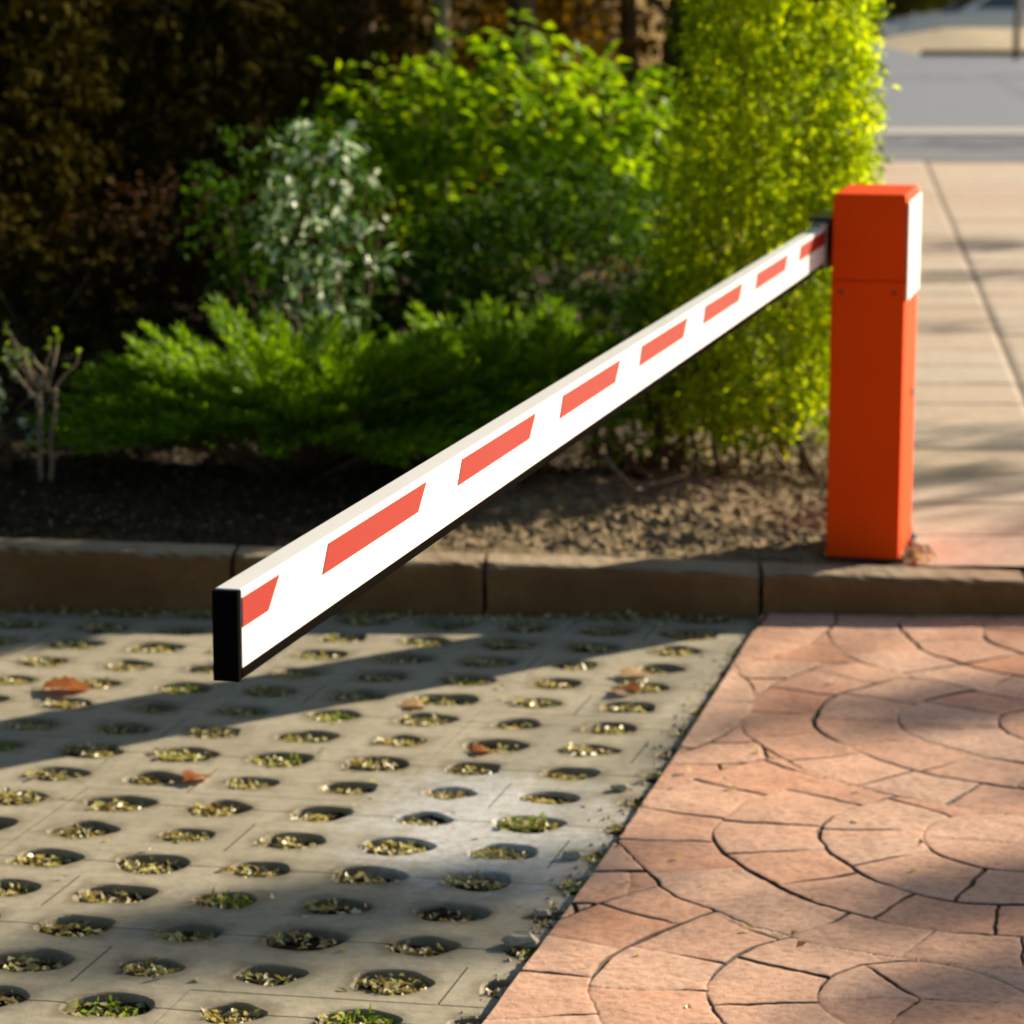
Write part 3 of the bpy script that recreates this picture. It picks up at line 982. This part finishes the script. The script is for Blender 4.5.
# small sprouting plant below the boom
c = at(625, 430, Y=9.75)
broad_shrub('small_leafy_plant', 'small leafy green sprout on the soil below the boom', (c.x, c.y, c.z), (0.13, 0.12, 0.12), 60, M['lime'], 0.03, 31, (c.x, c.y), layers=False, per=6, cat='plant')

c = at(672, 335, Y=9.95)
broad_shrub('low_green_shrub', 'low mid green shrub at the left foot of the tall hedge shrub', (c.x, c.y, c.z), (0.17, 0.2, 0.24), 330, M['lowgreen'], 0.028, 41, (c.x, c.y), layers=False, per=8)
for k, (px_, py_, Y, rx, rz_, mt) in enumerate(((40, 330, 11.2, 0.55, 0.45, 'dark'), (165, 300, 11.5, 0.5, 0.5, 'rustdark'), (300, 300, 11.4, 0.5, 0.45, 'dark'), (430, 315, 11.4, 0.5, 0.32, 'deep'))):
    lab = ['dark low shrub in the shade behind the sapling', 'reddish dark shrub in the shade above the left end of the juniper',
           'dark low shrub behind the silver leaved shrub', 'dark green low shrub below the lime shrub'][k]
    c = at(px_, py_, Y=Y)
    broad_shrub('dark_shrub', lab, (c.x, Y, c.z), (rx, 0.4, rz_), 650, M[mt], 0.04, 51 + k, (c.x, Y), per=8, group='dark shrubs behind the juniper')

# bare sapling at the left
c = at(42, 470, Y=9.3)
sb = Vector((c.x, 9.3, bz(c.x, 9.3)))
sap = thing('sapling', 'thin bare forked sapling with few leaves at the far left', 'sapling', sb)
mb = MB()
P0 = []
for a_, hgt, lean in ((0, 0.33, 0.0), (0.02, 0.30, 0.03)):
    mb.tube(crooked((a_, 0, -0.03), (a_ + lean, 0, hgt), 4, 0.006), [0.009, 0.008, 0.007, 0.006, 0.005], 6)
for k in range(9):
    an = random.uniform(0, 6.28); l_ = random.uniform(0.12, 0.26)
    st = Vector((random.uniform(0, .04), 0, random.uniform(0.24, 0.34)))
    tp = st + Vector((math.cos(an) * l_ * 0.6, math.sin(an) * l_ * 0.4, l_ * random.uniform(0.5, 1)))
    mb.tube(crooked(st, tp, 4, 0.012), [0.005, 0.004, 0.004, 0.003, 0.002], 5)
    for q in range(4):
        P0.append(st.lerp(tp, random.uniform(0.5, 1.05)))
mb.build('stems', M['pale_bark'], sap, smooth=True)
P0 = np.array([tuple(p) for p in P0])
leaves('leaves', P0, rnd_dir(len(P0)), unit(np.array([[0, -.4, 1.0]]) + rnd_dir(len(P0)) * .5), 0.030, 0.017, M['lime'], sap)
c = at(-18, 400, Y=9.6)
broad_shrub('pale_shrub', 'pale leaved shrub cut off by the left frame edge', (c.x - .03, c.y, c.z - .04), (0.2, 0.2, 0.3), 60, M['silver'], 0.035, 33, (c.x, c.y), layers=False, per=6)


# evergreens and trees behind
def tree(name, label, x, y, z, cen, rad, nsh, mat, L, seed, r0=0.09, bark='bark', per=9, zmin=None, group=None, cat='tree', wr=0.5, amp=0.4):
    root = thing(name, label, cat, (x, y, z), 0, group)
    P0, d = blob_points(nsh, Vector(cen), rad, 16, 0.5, zmin, seed, amp)
    P, D, N = shoots(P0, d, per, L * 3.2, 0.7, 0.1)
    leaves('crown', P, D, N, RNG.uniform(0.6, 1.3, len(P)) * L, RNG.uniform(0.7, 1.2, len(P)) * L * wr, mat, root)
    rg = random.Random(seed)
    mb = MB()
    top = Vector((cen[0], cen[1], cen[2] + rad[2] * 0.5))
    tp = crooked((0, 0, -0.1), top, 7, r0 * 0.5)
    mb.tube(tp, [r0 * (1.15 - .12 * i) for i in range(8)], 9)
    for k in range(9):
        st = tp[rg.randrange(3, 7)]
        j = rg.randrange(len(P0))
        mb.tube(crooked(st, Vector(P0[j]), 4, 0.06), [r0 * .35, r0 * .28, r0 * .2, r0 * .14, r0 * .06], 6)
    mb.build('trunk', M[bark], root, smooth=True)
    return root


G = 'dark evergreens behind the shrubs'
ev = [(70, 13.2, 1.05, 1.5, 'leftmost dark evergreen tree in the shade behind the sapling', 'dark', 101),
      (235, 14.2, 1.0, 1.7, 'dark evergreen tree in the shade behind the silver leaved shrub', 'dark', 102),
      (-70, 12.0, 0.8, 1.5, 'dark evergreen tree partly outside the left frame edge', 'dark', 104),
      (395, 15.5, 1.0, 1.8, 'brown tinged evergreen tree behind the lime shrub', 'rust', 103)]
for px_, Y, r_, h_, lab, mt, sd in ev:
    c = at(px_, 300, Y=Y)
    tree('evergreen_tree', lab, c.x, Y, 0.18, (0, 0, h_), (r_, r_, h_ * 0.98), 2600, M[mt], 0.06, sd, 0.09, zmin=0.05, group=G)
for px_, Y, lab, bk, r0, sd in ((437, 13.6, 'slim pale trunked tree behind the lime shrub', 'pale_bark', 0.045, 111),
                               (516, 14.5, 'thicker brown trunked tree right of the pale trunked tree', 'bark', 0.075, 112)):
    c = at(px_, 100, Y=Y)
    tree('broadleaf_tree', lab, c.x, Y, 0.2, (0, 0, 3.9), (1.5, 1.3, 1.7), 900, M['lime'], 0.08, sd, r0, bk, zmin=2.2)
c = at(625, 100, Y=17.0)
tree('rusty_tree', 'rusty brown leaved tree left of the tall hedge shrub', c.x, 17.0, 0.2, (0, 0, 1.4), (0.95, 0.9, 1.5), 1500, M['rust'], 0.07, 113, 0.08, zmin=0.1)

for x, Y, r_, h_, lab, sd_ in ((1.25, 15.2, 0.52, 2.2, 'dense evergreen column hidden behind the tall hedge shrub', 105),
                              (1.5, 17.6, 0.6, 2.4, 'farther evergreen column hidden behind the tall hedge shrub', 106)):
    tree('conifer_tree', lab, x, Y, 0.1, (0, 0, h_), (r_, r_, h_ * 0.98), 2400, M['deep'], 0.06, sd_, 0.07, zmin=0.05, amp=0.2)  # unseen columns added to keep sun off the left evergreens

# far trees across the car park
for k, (x, y, r_, h_) in enumerate(((14, 78, 4.5, 7), (22, 84, 5, 8), (9.5, 74, 3.6, 7), (31, 80, 5, 7))):
    nm = ['olive tree mass behind the pale blue car', 'tall olive tree beyond the car park, to the right', 'olive tree half hidden behind the tall hedge shrub', 'farthest right olive tree, beyond the frame edge'][k]
    tree('far_tree', nm, x, y, -0.475, (0, 0, h_ * 0.55), (r_, r_ * .8, h_ * 0.55), 1300, M[['olive', 'rust', 'olive', 'olive'][k]], 0.4, 200 + k, 0.25, zmin=0.1, group='trees beyond the car park', per=7)
c = at(1016, 52, z=0.2)
tree('young_verge_tree', 'young thin trunked tree on the dry verge', c.x, c.y, 0.18, (0, 0, 3.2), (1.0, 1.0, 1.3), 300, M['olive'], 0.1, 210, 0.05, 'pale_bark', zmin=1.9)

# ------------------------------------------------------------------ parked car, low beyond the verge
def make_car(loc, rz):
    root = thing('parked_car', 'pale blue parked car beyond the dry verge', 'car', loc, rz)
    # side profile (x along, z up), front at -x
    prof = [(-2.15, .28), (-2.2, .5), (-2.12, .68), (-1.9, .78), (-1.0, .93), (-.85, .95), (-.1, 1.36), (.2, 1.43), (.9, 1.43), (1.45, 1.3), (1.9, 1.0), (2.1, .95), (2.18, .7), (2.15, .3)]
    low = [(-2.15, .28), (-2.2, .5), (-2.12, .68), (-1.9, .78), (-1.0, .93), (0, .96), (1.0, .97), (1.9, 1.0), (2.1, .95), (2.18, .7), (2.15, .3)]

    def slab(pr, w):
        mb = MB(); n = len(pr)
        vs = [(x, -w, z) for x, z in pr] + [(x, w, z) for x, z in pr]
        fs = [tuple(range(n)), tuple(range(2 * n - 1, n - 1, -1))] + [(i, (i + 1) % n, n + (i + 1) % n, n + i)[::-1] for i in range(n)]
        mb.add(vs, fs); return mb
    slab(low, 0.86).build('body', M['car'], root, bevel=0.06, seg=3)
    cab = [(-.95, .94), (-.12, 1.35), (.2, 1.42), (.9, 1.42), (1.42, 1.28), (1.88, .99)]
    mb = MB(); n = len(cab)
    vs = []
    for x, z in cab:
        w = 0.80 - (z - .94) * 0.32
        vs += [(x, -w, z), (x, w, z)]
    fs = [(2 * i, 2 * i + 1, 2 * i + 3, 2 * i + 2) for i in range(n - 1)] + [tuple(2 * i for i in range(n))[::-1], tuple(2 * i + 1 for i in range(n))]
    mb.add(vs, fs)
    mb.build('cabin', M['car'], root, bevel=0.02)
    mb = MB()   # windscreen lies just off the cabin's front slope
    mb.add([(-.90, -.70, .985), (-.90, .70, .985), (-.18, .60, 1.345), (-.18, -.60, 1.345)], [(0, 1, 2, 3)])
    mb.build('windscreen', M['glass'], root)
    for sg in (-1, 1):
        for xa, xb in ((-.62, .38), (.46, 1.35)):
            mb = MB()
            def P(x, z): return (x, sg * (0.806 - (z - .94) * 0.32), z)
            za = min(1.34, 1.0 + max(0, (xa + .8)) * .5) if xa < 0 else 1.36
            mb.add([P(xa, 1.0), P(xb, 1.0), P(xb - .03 if xb < 1 else xb - .12, 1.35 if xb < 1 else 1.26), P(xa + (.52 if xa < 0 else .02), 1.35)], [(0, 1, 2, 3)])
            mb.build('side_window', M['glass'], root)
        mb = MB(); mb.box(-2.2, -2.02, sg * .62 - .14, sg * .62 + .14, .6, .72)
        mb.build('headlight', M['lamp'], root, bevel=0.02)
        for x in (-1.35, 1.35):
            mb = MB(); y = sg * 0.80
            mb.tube([(x, y - .1, .31), (x, y + .1, .31)], .31, 22)
            w = mb.build('wheel', M['tyre'], root, bevel=0.03)
            mb = MB(); mb.tube([(x, y + sg * .101, .31), (x, y + sg * .115, .31)], .2, 18)
            mb.build('rim', M['rim'], w)
    return root


cc = at(995, 22, Y=63)
make_car((cc.x, 63, -0.47), R(3))

# ------------------------------------------------------------------ litter
H = np.array(holes)
sel = (H[:, 0] > -2.0) & (H[:, 0] < 0.95)
H = H[sel]


def inhole(n, scale=0.95):
    r = np.sqrt(RNG.uniform(0, 1, n)) * scale; a = RNG.uniform(0, 2 * np.pi, n)
    return r * np.cos(a) * 0.066, r * np.sin(a) * 0.053


Ps = []; Gs = []
for (x, y, r0) in H:
    n = int(RNG.uniform(40, 110))
    fill = RNG.uniform(-0.018, -0.004)
    ex, ey = inhole(n)
    Ps.append(np.stack([x + ex * r0, y + ey * r0, fill + RNG.uniform(-0.005, 0.006, n) - (ex * 0.10 + ey * 0.10)], 1))
    if RNG.uniform() < 0.24:
        n = int(RNG.uniform(10, 120)); ex, ey = inhole(n, 0.85)
        cx, cy = RNG.uniform(-.02, .02, 2)
        Gs.append(np.stack([x + ex * r0 + cx * .6, y + ey * r0 + cy * .5, fill + RNG.uniform(-0.004, 0.006, n)], 1))
n = 900
sx_ = RNG.uniform(-1.0, 2.4, n); kx = -np.abs(RNG.normal(0, 0.05, n)) - 0.004
Ps.append(np.stack([K0.x + KD.x * sx_ + KN.x * kx, K0.y + KD.y * sx_ + KN.y * kx, np.full(n, 0.003) + RNG.uniform(0, 0.006, n)], 1))
n = 110
_n = 40
_f = np.array(PF)
Ps.append(np.stack([_f[0] + RNG.uniform(0.02, 0.12, _n), _f[1] + RNG.uniform(-0.03, 0.16, _n), np.full(_n, 0.120)], 1))
Ps.append(np.stack([RNG.uniform(-1.6, 0.9, n), RNG.uniform(4.6, 8.0, n), np.full(n, 0.014)], 1))
P = np.concatenate(Ps)
P[-110:, 2] = np.where(P[-110:, 0] > edge_x(P[-110:, 1]), 0.018, 0.003)
D = rnd_dir(len(P)) * np.array([[1, 1, 0.22]]); N = unit(np.array([[0.4, 0.25, 0.9]]) + rnd_dir(len(P)) * 0.65)
o = leaves('dry_litter', P, D, N, RNG.uniform(0.009, 0.028, len(P)), RNG.uniform(0.006, 0.017, len(P)), M['litter'], None, 0.35, 0.0)
tag(o, 'dry leaf and straw litter filling the round paver holes', 'leaf litter', kind='stuff')
P = np.concatenate(Gs)
D = unit(rnd_dir(len(P)) + np.array([[0, 0, 0.25]])); N = unit(rnd_dir(len(P)) + np.array([[0.3, 0.2, 0.6]]))
o = leaves('grass_tufts', P, D, N, RNG.uniform(0.010, 0.024, len(P)), RNG.uniform(0.003, 0.008, len(P)), M['moss'], None, 0.2, 0.1)
tag(o, 'short grass and moss sprouting in the paver holes', 'grass', kind='stuff')

# litter on the bed
n = 5200
X = RNG.uniform(-1.7, 1.2, n); U = RNG.uniform(0.02, 1.9, n)
Yb = K0.y + (X - K0.x) * KD.y / KD.x + 0.15 + U
clod = bed_clod(X, Yb)
Zb = bed_z(X, Yb) - 0.012 + clod * np.clip(U / 0.25, 0.15, 1) + 0.004
D = rnd_dir(n) * np.array([[1, 1, 0.3]]); N = unit(np.array([[0, 0, 1.0]]) + rnd_dir(n) * 0.6)
o = leaves('bed_litter', np.stack([X, Yb, Zb], 1), D, N, RNG.uniform(0.005, 0.028, n) * RNG.uniform(.5, 1, n), RNG.uniform(0.004, 0.013, n), M['bedlitter'], None, 0.3, 0.0)
tag(o, 'small dry leaves and twigs scattered over the soil bed', 'leaf litter', kind='stuff')

# crumbs of stone along the edge of the red paving
mb = MB()
for k in range(260):
    y = random.uniform(4.6, 7.9)
    x = float(edge_x(np.array(y))) - abs(random.gauss(0, 0.035)) - 0.004
    r_ = random.uniform(0.002, 0.007)
    vs = []
    for q in range(6):
        a_ = q / 6 * 6.28
        vs.append((x + math.cos(a_) * r_ * random.uniform(.6, 1.3), y + math.sin(a_) * r_ * random.uniform(.6, 1.3), 0.0))
    vs.append((x, y, r_ * random.uniform(.7, 1.2)))
    mb.add(vs, [(i, (i + 1) % 6, 6) for i in range(6)])
tag(mb.build('grit', M['chip']), 'loose grit along the edge of the red paving', 'grit', kind='stuff')


def chip(px, py, r_, label):
    p = at(px, py, z=0.0)
    mb = MB(); vs = []
    nn = 8
    for lv, (sc, z) in enumerate(((1, -0.004), (1.02, 0.3), (0.7, 0.62))):
        for q in range(nn):
            a_ = q / nn * 6.283
            k_ = sc * random.uniform(.75, 1.15)
            vs.append((math.cos(a_) * r_ * 1.25 * k_, math.sin(a_) * r_ * .8 * k_, r_ * z * random.uniform(.8, 1.2) + 0.002))
    fs = [(l * nn + i, l * nn + (i + 1) % nn, (l + 1) * nn + (i + 1) % nn, (l + 1) * nn + i) for l in range(2) for i in range(nn)]
    fs.append(tuple(2 * nn + i for i in range(nn)))
    mb.add(vs, fs)
    o = mb.build('stone_chip', M['chip'])
    o.location = p
    return tag(o, label, 'stone chip', 'broken stone chips beside the red paving')


chip(521, 945, 0.030, 'largest pale stone chip by the red paving edge near the bottom')
chip(573, 858, 0.020, 'small stone chip in the gap beside the red paving edge')
chip(620, 790, 0.018, 'small pale stone chip beside the red paving, farthest from the camera')
chip(541, 915, 0.016, 'little stone chip just behind the largest chip')


def fallen_leaf(px, py, size, rot, mat, label, z=0.004):
    p = at(px, py, z=0.0)
    n = 14
    vs = []; fs = []
    for i in range(n + 1):
        t = i / n
        w = size * 0.42 * math.sin(math.pi * t ** 0.8) ** 0.8 * (1 + 0.22 * math.sin(i * 2.4)) + 0.001
        x = size * (t - .5)
        z0 = 0.010 * math.sin(t * 5) + 0.012
        vs += [(x, -w, z0 * .6 + 0.08 * w), (x, 0, z0 * 0.35), (x, w, z0 * .6 + 0.14 * w * (1 + .4 * math.sin(i)))]
    for i in range(n):
        for k in (0, 1):
            fs.append((i * 3 + k, i * 3 + k + 1, i * 3 + 4 + k, i * 3 + 3 + k))
    mb = MB(); mb.add(vs, fs)
    mb.tube([(-size * .5, 0, .006), (-size * .72, .01, .003)], 0.0012, 5)
    o = mb.build('fallen_leaf', M[mat], smooth=True)
    o.location = (p.x, p.y, z); o.rotation_euler = (0, 0, rot)
    return tag(o, label, 'fallen leaf', 'fallen leaves on the driveway')


fallen_leaf(68, 691, 0.13, 0.1, 'russet', 'russet fallen leaf on the pavers at the left, beyond the boom shadow')
fallen_leaf(636, 677, 0.085, 0.5, 'tan', 'tan fallen leaf on the pavers nearest the kerb end of the red paving')
fallen_leaf(625, 693, 0.08, 2.6, 'russet', 'russet fallen leaf lying just in front of the tan one')
fallen_leaf(198, 781, 0.075, 0.9, 'russet', 'russet fallen leaf on the pavers between the post shadow and the bottom edge')
fallen_leaf(483, 752, 0.06, 0.3, 'russet', 'small russet leaf in a paver hole near the middle of the driveway', -0.004)
fallen_leaf(418, 706, 0.085, 0.2, 'tan', 'tan leaf in a paver hole in front of the post shadow', -0.006)

# twigs on the soil
def twig(pts, r_, label, mat='pale_bark'):
    mb = MB(); mb.tube(pts, r_, 6)
    o = mb.build('twig', M[mat], smooth=True)
    return tag(o, label, 'twig', 'twigs lying on the soil')


twig([at(604, 454, Y=9.35), at(618, 472, Y=9.2), at(633, 490, z=0.14)], [0.006, 0.006, 0.005], 'straight pale twig leaning on the soil under the boom')
twig([at(640, 487, z=0.15), at(665, 481, z=0.155), at(688, 474, z=0.165), at(694, 462, z=0.20), at(690, 450, z=0.24)], [0.004, 0.005, 0.005, 0.004, 0.003], 'curved bare twig on the soil below the hedge shrub')
twig([at(788, 468, z=0.19), at(778, 455, z=0.22), at(770, 447, z=0.25)], [0.005, 0.005, 0.004], 'short twig at the foot of the hedge shrub near the post')

# ------------------------------------------------------------------ trees out of the frame that shade the place
EL = R(20.0)
SV3 = np.array([0.788 * math.cos(EL), 0.616 * math.cos(EL), math.sin(EL)]); SV3 = SV3 / np.linalg.norm(SV3)


def branch_tree(name, label, x, y, z0, clumps, mat, L, seed, r0=0.12, cat='tree', group=None):
    # a tree whose crown is a set of separate leafy boughs (centre, radii, shoots)
    rg = random.Random(seed)
    root = thing(name, label, cat, (x, y, z0), 0, group)
    o_ = np.array([x, y, z0]); Pa = []; da = []
    mb = MB()
    zt_ = max(c_[0][2] for c_ in clumps) - z0
    trunk = crooked((0, 0, -0.1), (0, 0, zt_), 8, 0.05)
    mb.tube(trunk, [r0 * (1.1 - .1 * i) for i in range(9)], 9)
    for k, (cen, rad, nsh) in enumerate(clumps):
        P0, d = blob_points(nsh, np.array(cen) - o_, rad, 8, 0.9, None, seed + k, 0.5)
        Pa.append(P0); da.append(d)
        cz = cen[2] - z0
        st = min(trunk, key=lambda p: abs(p.z - cz * 0.85))
        mb.tube(crooked(st, Vector(np.array(cen) - o_), 5, 0.06), [r0 * .2, r0 * .16, r0 * .12, r0 * .09, r0 * .06, r0 * .04], 6)
    P, D, N = shoots(np.concatenate(Pa), np.concatenate(da), 7, L * 2.6, 0.8, 0.1)
    leaves('crown', P, D, N, RNG.uniform(.7, 1.2, len(P)) * L, RNG.uniform(.7, 1.1, len(P)) * L * .6, M[mat], root)
    mb.build('trunk', M['bark'], root, smooth=True)
    return root


def up_sun(px, py, t, z=0.0):
    p = at(px, py, z=z)
    return tuple(np.array(p) + SV3 * t)


rr1 = [(up_sun(340, 925, 17.5), (0.66, 0.17, 0.04), 140), (up_sun(490, 880, 17.2), (0.32, 0.13, 0.03), 60),
       (up_sun(130, 950, 17.0), (0.3, 0.1, 0.03), 24), (up_sun(1000, 905, 17.6), (0.24, 0.14, 0.03), 130),
       (up_sun(920, 715, 17.6), (0.45, 0.16, 0.04), 95), (up_sun(1000, 1000, 17.2), (0.3, 0.12, 0.03), 75),
       (up_sun(1010, 790, 17.4), (0.22, 0.1, 0.03), 12), (up_sun(800, 905, 17.2), (0.2, 0.08, 0.03), 8)]
branch_tree('street_tree', 'sparse tree out of frame on the right that dapples the driveway', 13.2, 18.6, 0.0, rr1, 'lime', 0.06, 301)
rr2 = [(up_sun(980, 475, 12, FZ), (0.9, 0.12, 0.05), 60), (up_sun(990, 440, 12, FZ), (0.8, 0.12, 0.05), 44),
       (up_sun(980, 245, 12, FZ), (1.0, 0.4, 0.08), 80), (up_sun(985, 275, 12, FZ), (0.8, 0.2, 0.06), 44),
       (up_sun(960, 330, 12.6, FZ), (0.6, 0.2, 0.1), 10), (up_sun(960, 515, 12.2, FZ), (0.4, 0.1, 0.1), 6),
       (up_sun(960, 145, 13, FZ), (2.2, 1.6, 0.25), 110), (up_sun(1000, 75, 14, FZ), (4, 2.2, 0.35), 130)]
branch_tree('street_tree', 'second street tree out of frame that throws shade bands on the footpath', 13.6, 21.5, 0.0, rr2, 'lime', 0.07, 302)
# unseen canopy and side tree added to keep sky light off the shade
for k, (x, y, r_, zc) in enumerate(((-3.2, 11.0, 2.8, 5.3), (-0.8, 14.8, 2.6, 5.6), (-6.0, 15.5, 3.0, 5.2), (2.9, 16.6, 1.9, 6.2))):
    lab = ['big shade tree out of frame above the left of the bed', 'shade tree whose crown hangs above the lime shrub out of frame',
           'shade tree far left behind the evergreens', 'tall shade tree above the footpath out of frame'][k]
    tree('shade_tree', lab, x if k != 3 else 0.75, y, 0.2, (0 if k != 3 else 1.2, 0, zc), (r_, r_, 1.6), 1500, M['deep'], 0.16, 310 + k, 0.1, zmin=3.0, per=7)
for k, (x, y) in enumerate(((-8, 2.5),)):  # unseen tree added on the left to cut sky light
    lab = 'large tree beside the driveway out of frame on the left'
    tree('park_tree', lab, x, y, 0.0, (0, 0, 3.8), (2.9, 2.9, 3.6), 1500, M['deep'], 0.22, 330 + k, 0.16, zmin=0.4, per=7)

# ------------------------------------------------------------------ light
az = Vector((0.788, 0.616)); az.normalize()
sd = Vector((az.x * math.cos(EL), az.y * math.cos(EL), math.sin(EL)))
sl = bpy.data.lights.new('sun', 'SUN'); sl.energy = 5.0; sl.angle = R(0.5); sl.color = (1.0, 0.86, 0.66)
so = bpy.data.objects.new('sun', sl); C.objects.link(so)
so.rotation_euler = sd.to_track_quat('Z', 'Y').to_euler(); so.location = sd * 50
w = bpy.data.worlds.new('World'); S.world = w; w.use_nodes = True
nt = w.node_tree; nt.nodes.clear()
sky = nt.nodes.new('ShaderNodeTexSky'); sky.sky_type = 'NISHITA'; sky.sun_disc = False
sky.sun_elevation = EL; sky.sun_rotation = math.atan2(az.x, az.y)
bg = nt.nodes.new('ShaderNodeBackground'); bg.inputs['Strength'].default_value = 0.05
ow = nt.nodes.new('ShaderNodeOutputWorld')
nt.links.new(sky.outputs[0], bg.inputs[0]); nt.links.new(bg.outputs[0], ow.inputs[0])

# ------------------------------------------------------------------ camera
cd = bpy.data.cameras.new('camera'); cam = bpy.data.objects.new('camera', cd); C.objects.link(cam)
cam.location = (0, 0, HC); cam.rotation_euler = (math.pi / 2 - PIT, 0, 0)
cd.sensor_width = 36; cd.lens = F * 36 / 1024
cd.clip_start = 0.05; cd.clip_end = 2000
cd.dof.use_dof = True; cd.dof.focus_distance = 4.4; cd.dof.aperture_fstop = 6.3
S.camera = cam

S.view_settings.view_transform = 'Standard'; S.view_settings.look = 'None'
S.view_settings.exposure = 1.0; S.view_settings.gamma = 1
S.view_settings.use_curve_mapping = False
S.render.engine = 'CYCLES'
S.cycles.use_denoising = True
S.cycles.max_bounces = 8; S.cycles.transparent_max_bounces = 8
S.cycles.sample_clamp_indirect = 6
